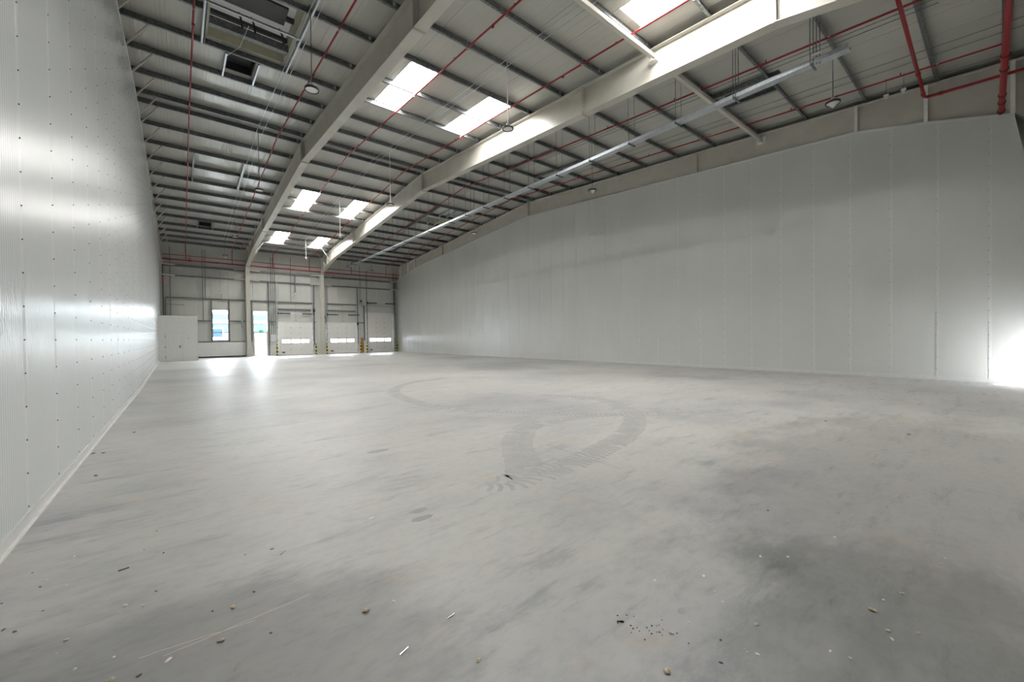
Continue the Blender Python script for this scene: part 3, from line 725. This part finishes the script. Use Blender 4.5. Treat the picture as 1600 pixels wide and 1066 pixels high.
trimmer(v, 13.62, 24.2, 29.6, 'galv', .1, .14); trimmer(v, 15.78, 24.2, 27.8, 'galv', .06, .14); trimmer(v, 14.5, 24.3, 27.7, 'galv_l'); trimmer(v, 15.1, 24.3, 27.7, 'galv_l')
v = vent(1.25, 2.0, 15.05, 16.3, .25, 'small dark duct opening between two bright trimmers just below the large smoke vent', 'dark', False)
trimmer(v, 1.2, 14.95, 16.5); trimmer(v, 2.05, 14.95, 16.5)
v = vent(1.07, 1.8, 35.0, 36.4, .25, 'small dark square duct opening in the roof of the left bay near the far wall', 'dark', False)
trimmer(v, 1.0, 34.7, 36.5, 'galv', .06, .12); trimmer(v, 1.87, 34.7, 36.5, 'galv', .06, .12)
v = vent(14.4, 15.15, 4.45, 6.2, .25, 'long dark duct opening in the roof of the right bay beside the cable tray end', 'dark', False)
trimmer(v, 14.33, 4.75, 6.42, 'galv', .1, .16); trimmer(v, 15.22, 4.75, 6.42, 'galv', .1, .16)
k = 0
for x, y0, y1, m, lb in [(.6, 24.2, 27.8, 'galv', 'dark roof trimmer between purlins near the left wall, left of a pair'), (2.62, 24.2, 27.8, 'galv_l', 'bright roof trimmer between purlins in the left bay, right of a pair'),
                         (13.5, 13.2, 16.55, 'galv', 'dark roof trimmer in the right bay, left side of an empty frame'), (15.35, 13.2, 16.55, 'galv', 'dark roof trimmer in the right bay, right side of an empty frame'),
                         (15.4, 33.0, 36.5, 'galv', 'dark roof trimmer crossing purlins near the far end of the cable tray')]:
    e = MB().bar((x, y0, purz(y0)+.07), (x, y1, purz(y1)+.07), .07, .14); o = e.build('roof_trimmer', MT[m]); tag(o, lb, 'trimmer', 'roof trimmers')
for x, y, lb in ((16.05, 2.4, 'left of two'), (16.9, 2.0, 'right of two')):
    o = MB().box(17.3, 17.36, y-.06, y+.06, 8.93, 9.0).tube([(17.33, y, 8.93), (17.33, y, 8.87)], .035, 10).build('ceiling_detector', MT['white']); tag(o, 'tiny white detector in front of the right wall beam, '+lb, 'detector', 'white detectors by the right wall beam')
    MB().tube([(17.33, y, 9.0), (17.33, y, soff(y)-.001)], .006, 6).build('rod', MT['galv'], o)

# ---- far wall rails, posts, window, glazed door
def rail(x0, x1, z, lab, y=YF+.1, h=.09, m='galv'):
    prof = [(y-.07, z+h/2), (y+.085, z+h/2), (y+.085, z+h/2-.012), (y-.058, z+h/2-.012), (y-.058, z-h/2+.012), (y+.085, z-h/2+.012), (y+.085, z-h/2), (y-.07, z-h/2)]
    o = MB().prism(prof, 'x', x0, x1).build('sheeting_rail', MT[m]); return tag(o, lab, 'rail', 'sheeting rails on the far wall')
C0, C1, C2, C3 = [x for x in FX]
for a, b, n in ((C0+.17, C1-.17, 'left'), (C1+.17, C2-.17, 'middle'), (C2+.17, C3-.17, 'right')):
    rail(a, b, 7.47, 'galvanised wall rail just under the red pipes in the %s bay of the far wall' % n, h=.16)
    rail(a, b, 6.65, 'galvanised wall rail, second below the red pipes, in the %s bay of the far wall' % n)
rail(C0+.35, C1-.17, 4.89, 'galvanised wall rail above the framed window')
rail(C1+.17, 6.66, 4.89, 'galvanised wall rail above the glazed exit door')
rail(6.8, C2-.6, 4.87, 'galvanised wall rail high above the left dock door')
rail(11.0, 13.85, 4.87, 'galvanised wall rail high above the middle dock door')
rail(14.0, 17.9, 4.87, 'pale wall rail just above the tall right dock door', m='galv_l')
rail(6.84, 9.6, 4.22, 'short galvanised rail right above the left dock door springs')
rail(11.06, 13.75, 4.22, 'short galvanised rail right above the middle dock door springs')
rail(1.0, 1.96, 3.06, 'short wall rail between the white store room and the window'); rail(3.24, C1-.17, 3.06, 'short wall rail between the window and the white column')
rail(6.15, 6.66, 3.06, 'very short wall rail above the grey control box'); rail(13.95, 14.7, 3.06, 'very short rail between the middle and right dock doors')
rail(1.0, C1-.17, 1.31, 'low wall rail lying on the white plinth under the window')
def post(x, z0, z1, lab, w=.07, m='galv', y=YF+.08):
    o = MB().box(x-w/2, x+w/2, y-.05, y+.05, z0, z1).build('wall_post', MT[m]); return tag(o, lab, 'post', 'upright posts on the far wall')
post(-.93, 3.2, 4.84, 'short dark post above the white store room'); post(1.97, 1.36, 4.84, 'upright post on the left of the framed window'); post(3.2, 1.36, 4.84, 'upright post on the right of the framed window')
post(4.82, 1.3, 4.84, 'upright post between the first white column and the glazed door'); post(6.12, 0, 6.6, 'tall upright post on the right of the glazed door', .09)
post(14.62, 0, 4.82, 'upright post standing left of the tall right dock door', .09); post(17.95, 0, 7.4, 'upright post right of the tall right dock door', .1)
post(-1.05, 3.2, 7.4, 'tall dark post in the left corner above the white store room', .1)
for x, z0, z1, lab in ((-.61, 3.2, 8.9, 'thin conduit pipe dropping behind the white store room'), (1.43, 3.1, 8.9, 'long thin conduit pipe dropping left of the window'), (1.6, 4.9, 8.9, 'thin conduit close to the right of the long pipe'),
                       (6.3, 1.9, 8.8, 'left conduit running down to the grey control box'), (6.45, 1.9, 8.8, 'middle conduit running down to the grey control box'), (6.6, 1.9, 8.2, 'right conduit running down to the grey control box'), (7.9, 4.9, 9.0, 'thin conduit high above the left dock door'), (14.2, 4.93, 8.9, 'thin conduit dropping between middle and right dock doors')):
    o = MB().tube([(x, YF+.008, z0), (x, YF+.008, z1)], .024, 8).build('conduit', MT['galv'], smooth=True); tag(o, lab, 'conduit', 'conduits on the far wall')
pl = MB().box(.98, 4.36, YF-.02, YF+.18, .1, 1.26).build('trim_3', MT['plaster'], bevel=.01); tag(pl, kind='structure')
MB().box(.98, 4.36, YF-.04, YF+.16, 0, .1).build('black_gap_strip', MT['black'], pl)  # solid black strip in place of the gap under the plinth
wd = MB(); a, b, z0, z1 = WN; t = .055
for q in ((a, a+t, z0, z1), (b-t, b, z0, z1), (a+t, b-t, z0, z0+t), (a+t, b-t, z1-t, z1), (a+t, b-t, 3.03, 3.09), (a+t, b-t, 2.06, 2.12)): wd.box(q[0], q[1], YF+.16, YF+.27, q[2], q[3])
wd = wd.build('window_1', MT['galv']); tag(wd, kind='structure')
for p, q in ((z0+t, 2.06), (2.12, 3.03), (3.09, z1-t)): MB().box(a+t, b-t, YF+.22, YF+.226, p, q).build('pane', MT['glass'], wd)
gd = MB(); a, b, z0, z1 = GD
for q in ((a, a+t, 0, z1), (b-t, b, 0, z1), (a+t, b-t, z1-t, z1), (a+t, b-t, 3.04, 3.1), (a+t, b-t, 2.08, 2.15)): gd.box(q[0], q[1], YF+.14, YF+.27, q[2], q[3])
gd = gd.build('window_2', MT['white']); tag(gd, kind='structure')
for p, q in ((2.15, 3.04), (3.1, z1-t)): MB().box(a+t, b-t, YF+.22, YF+.226, p, q).build('pane', MT['glass'], gd)
dr = MB(); 
for q in ((a+t, a+.13, 0.01, 2.08), (b-.13, b-t, 0.01, 2.08), (a+.13, b-.13, .01, .12), (a+.13, b-.13, 2.0, 2.08)): dr.box(q[0], q[1], YF+.18, YF+.24, q[2], q[3])
dr = dr.build('door_2', MT['white']); tag(dr, kind='structure'); MB().box(a+.13, b-.13, YF+.205, YF+.211, .12, 2.0).build('pane', MT['glass'], dr)
MB().box(b-.12, b-.08, YF+.12, YF+.18, .98, 1.02).box(b-.24, b-.08, YF+.10, YF+.125, .98, 1.02).build('door_handle', MT['galv_l'], dr)
ex = empty('exit_sign', (5.5, YF+.1, 2.22), label='small green exit sign with a white running figure above the glazed door', cat='sign')
local(ex, MB().box(5.34, 5.66, YF+.10, YF+.135, 2.14, 2.3)).build('sign_plate', MT['green'], ex)
f = MB(); ypl = YF+.098
f.lathe([(0, 0), (.014, 0)], (5.47, ypl, 2.275), 8)
f.bar((5.47, ypl, 2.255), (5.455, ypl, 2.21), .012, .004); f.bar((5.455, ypl, 2.21), (5.43, ypl, 2.165), .01, .004); f.bar((5.455, ypl, 2.21), (5.49, ypl, 2.17), .01, .004); f.bar((5.47, ypl, 2.25), (5.44, ypl, 2.235), .008, .004); f.bar((5.47, ypl, 2.25), (5.5, ypl, 2.23), .008, .004)
f.box(5.54, 5.6, ypl-.002, ypl+.002, 2.16, 2.28)
local(ex, f).build('pictogram', MT['white'], ex)
# trunking and control box
r = empty('control_box', (6.4, YF+.08, 1.57), label='grey control box with a red knob beside the left dock door', cat='control box')
local(r, MB().box(6.2, 6.6, YF-.02, YF+.14, 1.25, 1.9)).build('cabinet', MT['plaster'], r, bevel=.01)
local(r, MB().tube([(6.52, YF-.02, 1.32), (6.52, YF-.05, 1.32)], .03, 10)).build('knob', MT['red'], r); local(r, MB().tube([(6.4, YF-.02, 1.8), (6.4, YF-.035, 1.8)], .02, 8)).build('indicator', MT['green'], r)
r = MB().box(6.14, 6.64, YF+.15, YF+.19, 0, 1.22).build('trim_4', MT['plaster']); tag(r, kind='structure')
# sensors and small items
for x, z, lb in ((2.6, 5.5, 'small box with a dark lens hung above the framed window'), (14.28, 5.3, 'small dark box hung between the middle and right dock doors')):
    r = empty('sensor', (x, YF-.1, z), label=lb, cat='sensor')
    local(r, MB().box(x-.07, x+.07, YF-.18, YF-.02, z-.12, z+.05)).build('housing', MT['white' if x < 5 else 'dark'], r); local(r, MB().tube([(x, YF-.18, z), (x, YF-.2, z)], .045, 12)).build('lens', MT['dark'], r)
    local(r, MB().tube([(x, YF-.06, z+.05), (x, YF-.06, 7.4 if x < 5 else 7.45), (x, YF+.04, 7.42)], .01, 6)).build('rod', MT['galv'], r); local(r, MB().box(x+.06, x+.09, YF-.08, YF-.05, z-.6, z-.1)).build('bracket', MT['galv'], r)
r = empty('dock_lamp', (8.25, YF-.2, 5.65), label='round dock lamp on a dark drop arm above the left dock door', cat='lamp')
local(r, MB().box(8.2, 8.28, YF-.12, YF-.02, 5.75, 7.5)).build('arm', MT['galv'], r); local(r, MB().lathe([(0, .1), (.06, .08), (.12, 0), (.1, -.03), (0, -.05)], (8.24, YF-.2, 5.65), 16)).build('shade', MT['white'], r, smooth=True)
r = empty('wall_socket', (4.1, YF-.02, 3.05), label='small fitting with a hanging cable left of the first white column', cat='socket')
local(r, MB().box(4.02, 4.16, YF-.04, YF+.02, 3.0, 3.14)).build('box', MT['galv_l'], r); local(r, MB().tube([(4.06, YF-.03, 3.0), (4.05, YF-.06, 2.6), (4.1, YF-.05, 2.45), (4.14, YF-.04, 2.55)], .012, 6)).build('cable', MT['galv'], r)
r = MB().box(-.98, -.9, YF-.12, YF-.09, 6.15, 6.45).build('tag_plate', MT['orange']); r.location.x = -.1; tag(r, 'small orange tag on the post in the far left corner', 'tag')
r = MB().box(2.9, 3.1, YF-.3, YF-.1, 8.35, 8.42).box(2.98, 3.02, YF-.22, YF-.18, 8.42, 9.29).build('emergency_light', MT['white']); tag(r, 'small white box light under the roof left of the first column, above the red pipes', 'light')
r = MB().box(15.4, 15.62, YF-.3, YF-.1, 8.5, 8.6).box(15.5, 15.53, YF-.22, YF-.18, 8.6, 9.29).build('emergency_light', MT['white']); tag(r, 'small white box light under the roof above the tall right dock door', 'light')

# ---- dock doors
def dock_door(D, name, ztr, zsp, secs, lab, num):
    a, b, _, zt = D; cx = (a+b)/2
    r = empty('dock_door', (cx, YF+.12, 0), label=lab, cat='dock door', group='white sectional dock doors')
    h = (zt-.03)/secs; y0, y1 = YF+.10, YF+.15
    for k in range(secs):
        za, zb = .02+k*h, .02+(k+1)*h-.012
        if k == 2:
            s = MB(); pw = .66; xs = [cx-pw*1.5-.13, cx-pw/2, cx+pw/2+.13]; wa, wb = za+.1, zb-.1
            prev = a+.01; s.box(a+.01, b-.01, y1, y1+.01, zb-.02, zb+.03)
            for x in xs: s.box(prev, x, y0, y1, za, zb); s.box(x, x+pw, y0, y1, za, wa); s.box(x, x+pw, y0, y1, wb, zb); prev = x+pw
            s.box(prev, b-.01, y0, y1, za, zb)
            s = local(r, s).build('door_section', MT['door'], r)
            for x in xs:
                local(r, MB().box(x, x+pw, y0+.02, y0+.026, wa, wb)).build('window_pane', MT['glass'], s)
                e = MB()
                for q in ((x-.02, x, wa-.02, wb+.02), (x+pw, x+pw+.02, wa-.02, wb+.02), (x, x+pw, wa-.02, wa), (x, x+pw, wb, wb+.02)): e.box(q[0], q[1], y0-.008, y0, q[2], q[3])
                local(r, e).build('pane_frame', MT['white'], s)
        else:
            local(r, MB().box(a+.01, b-.01, y0, y1, za, zb).box(a+.01, b-.01, y1, y1+.01, zb-.02, zb+.03)).build('door_section', MT['door'], r)
    e = MB()
    for k in range(1, secs):
        for x in (cx-.45, cx+.4): e.box(x-.025, x+.025, y0-.012, y0-.001, .02+k*h-.04, .02+k*h+.03)
    tag(local(r, e).build('hinges', MT['galv'], r), kind='stuff')
    local(r, MB().box(a, b, y0-.01, y1, 0, .02)).build('bottom_seal', MT['black'], r); local(r, MB().box(a-.02, b+.02, YF+.09, YF+.2, zt, zt+.05)).build('head_frame', MT['plaster'], r)
    local(r, MB().box(a+.28, a+.52, y0-.02, y0, .2, .31)).build('handle', MT['dark'], r)
    for x in (a-.1, b+.03):
        prof = [(x, y0-.08), (x+.075, y0-.08), (x+.075, y0), (x+.06, y0), (x+.06, y0-.065), (x, y0-.065)]
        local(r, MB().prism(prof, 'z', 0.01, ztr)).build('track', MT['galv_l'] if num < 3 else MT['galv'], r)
        e = MB(); z = .3
        while z < zt: e.box(x-.01, x+.085, y0-.085, y0-.05, z-.02, z+.02); z += .55
        tag(local(r, e).build('rollers', MT['dark'], r), kind='stuff')
    ys = YF-.02
    local(r, MB().tube([(a-.05, ys, zsp), (b+.1, ys, zsp)], .014, 8)).build('shaft', MT['galv_l'], r)
    for p, q in ((a+.08, a+.98), (b-.87, b-.02)): local(r, MB().tube([(p, ys, zsp), (q, ys, zsp)], .05, 12)).build('spring', MT['spring'], r, smooth=True)
    for x in (a, b+.14):
        local(r, MB().box(x-.05, x-.035, ys-.08, ys+.12, zsp-.1, zsp+.12)).build('bearing_plate', MT['dark'], r); local(r, MB().tube([(x-.03, ys, zsp), (x+.03, ys, zsp)], .09, 14)).build('cable_drum', MT['dark'], r)
    if num < 3:
        local(r, MB().tube([(cx, ys+.05, zsp+1.0), (cx, ys+.05, zt+.25), (cx-.02, ys+.05, zt+.12)], .008, 6)).build('pull_cord', MT['galv'], r); local(r, MB().box(cx-.15, cx+.12, ys, ys+.03, zt+.1, zt+.13)).build('cord_bar', MT['galv'], r)
    return r
dock_door(D1, 'left', 6.65, 3.82, 6, 'white sectional dock door on the left, between the two white columns', 1)
dock_door(D2, 'middle', 6.62, 3.82, 6, 'white sectional dock door in the middle, right of the second white column', 2)
dock_door(D3, 'right', 8.45, 5.13, 8, 'tallest white sectional dock door, on the right next to the long wall', 3)
for k, (x, lab) in enumerate([(9.85, 'upright galvanised operator post on the right of the left dock door'), (10.75, 'upright galvanised post with cables left of the middle dock door'), (13.93, 'upright galvanised operator post right of the middle dock door')]):
    r = empty('operator_post', (x, YF-.0, 0), label=lab, cat='post', group='dock door operator posts')
    local(r, MB().box(x-.035, x+.035, YF-.05, YF+.02, .9, 6.6 if k != 1 else 5.0)).build('channel', MT['galv'], r); local(r, MB().box(x-.1, x+.06, YF-.14, YF-.05, 4.0-.6*k, 4.3-.6*k)).build('motor', MT['dark'], r); local(r, MB().box(x-.06, x+.06, YF-.12, YF-.05, 3.0, 3.1)).build('bracket', MT['dark'], r)
# striped guards
GX = [(6.69, 'left of the left dock door'), (9.95, 'right of the left dock door'), (10.92, 'left of the middle dock door'), (14.17, 'right of the middle dock door by the brown board'), (14.8, 'left of the tall right dock door'), (18.03, 'in the far right corner')]
core = MB().box(-.055, .055, -.055, .055, 0, 1.0).mesh('core', MT['black'], bevel=.01)
band = MB().box(-.058, .058, -.058, .058, -.085, .085).mesh('yellow_band', MT['yellow'], bevel=.012)
for x, lb in GX:
    r = empty('striped_guard', (x, YF-.16, 0), label='yellow and black striped guard post '+lb, cat='guard post', group='striped door guards')
    inst(core, 'core', r)
    for z in (.17, .51, .85): inst(band, 'yellow_band', r, (0, 0, z))
    inst(MB().box(-.08, .08, -.08, .08, 0, .012).mesh('foot_plate', MT['dark']), 'foot_plate', r)
o = MB().prism([(YF+.0, 0), (YF+.02, 0), (YF+.15, 1.55), (YF+.13, 1.55)], 'x', 14.26, 14.52).build('board', MT['wood']); tag(o, 'brown plywood board leaning on the wall between two dock doors', 'board')
o = MB().prism([(YF-.02, 0), (YF+.03, 0), (YF+.03, 1.22), (YF+.0, 1.22)], 'x', 14.55, 14.66).build('panel_offcut', MT['white']); tag(o, 'narrow white upright panel piece right of the brown board', 'panel')

# ---- white store room (enclosure) in the far left corner
EX0, EX1, EY0, EY1, EH = -1.24, .93, 37.2, 41.4, 3.2
en = MB(); dxa, dxb = -.87, .07
en.box(EX0, dxa, EY0, EY0+.1, 0, EH).box(dxb, EX1, EY0, EY0+.1, 0, EH).box(dxa, dxb, EY0, EY0+.1, 2.03, EH).box(EX1-.1, EX1, EY0+.1, EY1, 0, EH).box(EX0, EX1-.1, EY0+.1, EY1, EH-.08, EH)
en = en.build('wall_enclosure', MT['plaster']); tag(en, kind='structure')
MB().box(EX0, EX1+.02, EY0-.012, EY0, EH-.05, EH+.02).build('top_trim', MT['white'], en)
for x in (EX1-.02,): MB().box(x, x+.03, EY0-.012, EY0, 0, EH).build('corner_trim', MT['seam'], en)
dd = MB().box(dxa+.03, dxb-.03, EY0-.005, EY0+.04, .01, 2.0).build('door_1', MT['plaster'], bevel=.004); tag(dd, kind='structure')
e = MB()
for q in ((dxa-.03, dxa+.02, 0, 2.06), (dxb-.02, dxb+.03, 0, 2.06), (dxa+.02, dxb-.02, 2.01, 2.06)): e.box(q[0], q[1], EY0-.02, EY0-.001, q[2], q[3])
e.build('door_frame', MT['seam'], dd)
MB().box(dxb-.16, dxb-.1, EY0-.012, EY0-.005, .92, 1.12).box(dxb-.24, dxb-.12, EY0-.06, EY0-.045, 1.02, 1.05).tube([(dxb-.13, EY0-.01, 1.035), (dxb-.13, EY0-.055, 1.035)], .012, 8).build('door_handle', MT['galv'], dd)
for z in (.3, 1.0, 1.75): MB().box(dxa-.005, dxa+.03, EY0-.03, EY0-.018, z-.06, z+.06).build('hinge', MT['galv'], dd)
o = MB().box(.34, .44, EY0-.03, EY0, 1.58, 1.68).box(.5, .54, EY0-.02, EY0, 1.6, 1.66).build('light_switch', MT['galv_l']); tag(o, 'small switch on the white store room wall right of its door', 'switch')
o = MB().tube([(.0, EY0+.5, EH+.03), (.8, EY0+.5, EH+.03)], .03, 8).build('pipe_offcut', MT['galv']); tag(o, 'short dark pipe lying on top of the white store room', 'pipe')
r = MB().tube([(-.93, YF+.02, 4.35), (.25, YF+.02, 4.3)], .02, 6).build('bracket_arm', MT['galv']); tag(r, 'thin dark bracket arm on the wall above the white store room', 'bracket')
# slanted white rail braces by the columns
k = 0
for X, lb in ((C0, 'far left corner post'), (C1, 'first white column'), (C2, 'second white column'), (C3, 'far right column')):
    for sx in (-1, 1):
        if (X == C0 and sx < 0) or (X == C3 and sx > 0): continue
        for z, zn in ((7.5, 'upper'), (6.65, 'lower')):
            o = MB().bar((X+sx*.14, 41.38, z-.02), (X+sx*.95, YF+.02, z-.02), .02, .1).build('rail_brace', MT['steel']); tag(o, 'white slanting brace at the %s, %s rail, %s side' % (lb, zn, 'left' if sx < 0 else 'right'), 'brace', 'rail braces at the columns')

# ---- outside, seen through the glazing
yd = MB().box(-15, 40, YF+.6, 100, -.25, -.05).build('yard', MT['yard']); tag(yd, kind='structure')
r = empty('outside_building', (10, 62, 0), label='pale blue and white building seen through the far wall windows', cat='building')
local(r, MB().box(-8, 30, 62, 70, -.05, 4.7)).build('wall', MT['ext_pale'], r)
local(r, MB().box(-8, 30, 61.9, 61.99, 4.0, 4.7)).build('blue_band', MT['ext_pale'], r); local(r, MB().box(-8, 30, 61.8, 61.99, -.05, 2.3)).build('added_white_base', MT['ext_bright'], r)  # white base added as a bright backdrop, so the lower glazing burns out
local(r, MB().box(-8, 30, 61.85, 61.99, 3.55, 3.95)).build('white_band', MT['ext_bright'], r)
for x in (3.0, 6.0, 9.5, 13.0):
    f = local(r, MB().box(x-.1, x+1.1, 61.76, 61.99, 1.7, 2.95)).build('window_frame', MT['ext_bright'], r); local(r, MB().box(x, x+1.0, 61.72, 61.77, 1.8, 2.85)).build('window_pane', MT['ext_blue'], f)

# ---- debris on the floor
def debris(name, kind, pts, mat, size, labf, cat, group, flat=.6):
    rnd = random.Random(len(pts))
    meshes = []
    for k in range(3):
        meshes.append(MB().blob((0, 0, 0), size*rnd.uniform(.9, 1.3), size*rnd.uniform(.6, .9), size*flat*.5, 0, .3, rnd).mesh(name, MT[mat]))
    for k, (x, y) in enumerate(pts):
        o = inst(meshes[k % 3], name, None, (x, y, -.0005*0), rnd.uniform(0, 6)); s = rnd.uniform(.65, 1.25); o.scale = (s, s, s); tag(o, labf(k, x, y), cat, group)
TAN = [(0.13, 2.47), (-0.47, 2.98), (1.04, 1.54), (1.65, .95), (2.27, .81), (-0.17, 4.22), (0.48, 3.31), (0.76, 2.22), (0.2, 2.73), (-.26, 2.5), (1.88, 1.06), (2.86, .45), (3.76, .26), (2.72, .37), (3.17, .37), (2.81, .27)]
TL = ['tan almond-shaped stone on the floor at the lower left, beside the pale scratches', 'small tan stone on the dark floor near the bottom left corner', 'broken tan pebble near the bottom edge, left of the black pellets', 'round cream pebble at the right end of the black pellets',
      'tan pebble on the floor to the right of the black pellets', 'small tan pebble out from the foot of the left wall', 'tiny tan pebble by the thin steel pin at the left', 'tiny brown pebble on the floor left of the bottom centre', 'tiny pale tan pebble on the floor above the scratches', 'cream pebble at the very bottom edge on the left',
      'tiny tan pebble just beyond the right end of the pellets', 'round yellowish pebble alone on the floor at the lower right', 'tan pebble near the right edge, upper of the lower right stones', 'tan pebble close to the bottom edge at the lower right', 'small dark-edged tan pebble above the round yellowish one', 'flat pale pebble right of the round yellowish one']
debris('pebble', '', TAN, 'tan', .017, lambda k, x, y: TL[k], 'pebble', 'tan pebbles on the floor')
WH = [(-0.27, 3.15), (-0.57, 3.65), (-0.19, 3.08), (-0.4, 2.69), (-0.07, 2.48), (-0.27, 2.67), (-0.68, 3.81), (-0.6, 4.1), (-0.13, 4.08), (2.21, 1.35), (0.91, 2.2), (2.02, 1.04), (3.02, 0.43), (2.99, 1.04), (3.12, 0.92), (3.68, 0.79), (2.48, 1.18), (2.38, 1.07), (2.36, 0.45), (2.34, 0.52), (2.06, 0.73), (2.32, 1.0), (2.66, 0.35), (3.88, 0.25)]
debris('stone_chip', '', WH, 'pale', .010, lambda k, x, y: 'tiny pale stone chip scattered on the concrete floor', 'stone chip', 'pale stone chips on the floor')
CH = [(-0.69, 3.24), (-0.62, 3.39), (-0.74, 3.3), (-0.69, 3.73), (-0.82, 3.64), (-0.12, 3.76), (-0.14, 3.21), (-0.77, 3.99), (-0.23, 3.9), (-0.17, 2.45), (0.33, 2.37), (0.11, 2.77), (0.31, 2.82), (0.32, 3.35), (-0.76, 6.41), (-0.62, 9.0), (-0.83, 7.63), (-0.93, 7.68), (-0.12, 3.75), (17.37, 6.11), (8.44, 1.93), (8.21, 0.89), (14.78, 0.32), (5.25, 0.08), (3.82, 1.27), (2.02, 0.88), (1.88, 0.82)]
def chl(k, x, y): return 'tiny dark chip lying on the concrete floor' if k < 19 or k > 22 else 'dark scrap on the floor towards the right wall'
debris('dark_chip', '', CH, 'chip', .009, chl, 'chip', 'dark chips on the floor', .4)
for o in [o for o in COL.objects if o.name.startswith('dark_chip') and o.location.y > 6 or o.name.startswith('dark_chip') and o.location.x > 8]: o.scale = (3.0, 3.0, 2.5)
PE = [(1.78, 1.31), (1.82, 1.28), (1.84, 1.25), (1.77, 1.22), (1.76, 1.20), (1.78, 1.19), (1.77, 1.17), (1.82, 1.16), (1.81, 1.14), (1.85, 1.15), (1.87, 1.135), (1.885, 1.13), (1.93, 1.14), (1.87, 1.1), (1.83, 1.11), (1.84, 1.10), (1.8, 1.12), (1.83, 1.08), (1.73, 1.19), (1.74, 1.12), (1.9, 1.04), (1.88, 0.97)]
debris('black_pellet', '', PE, 'black', .0042, lambda k, x, y: 'tiny black pellet in the scatter near the bottom edge', 'pellet', 'black pellets on the floor', 1.0)
o = MB().tube([(1.73, 1.27, .003), (1.74, 1.283, .004), (1.75, 1.275, .004), (1.757, 1.265, .005), (1.765, 1.26, .003)], [.002, .0025, .003, .005, .003], 6).build('wire_scrap', MT['black'], smooth=True); tag(o, 'small curled black scrap at the left of the black pellets', 'scrap')
NL = [((.16, 2.2), (.185, 2.25), 'shiny steel pin at the bottom edge of the floor, lower left'), ((.505, 3.175), (.545, 3.215), 'shiny steel pin on the floor in the left foreground, farthest back'), ((.775, 1.805), (.825, 1.825), 'shiny steel pin near the bottom edge left of the broken tan pebble'), ((1.07, 1.875), (1.12, 1.885), 'shiny steel pin on the floor left of the black pellets'),
      ((1.17, 3.32), (1.22, 3.34), 'faint steel pin on the floor above the centre foreground'), ((2.055, .79), (2.03, .755), 'bent steel strip on the floor below the black pellets')]
for a, b, lb in NL:
    o = MB().tube([(a[0], a[1], .0035), (b[0], b[1], .0035)], .0028, 6).build('steel_pin', MT['nail'], smooth=True); tag(o, lb, 'pin', 'steel pins on the floor')
o = MB().bar((-.34, 3.65, .003), (-.29, 3.66, .003), .008, .004).build('splinter', MT['chip']); tag(o, 'dark wood splinter on the floor at the left', 'splinter')
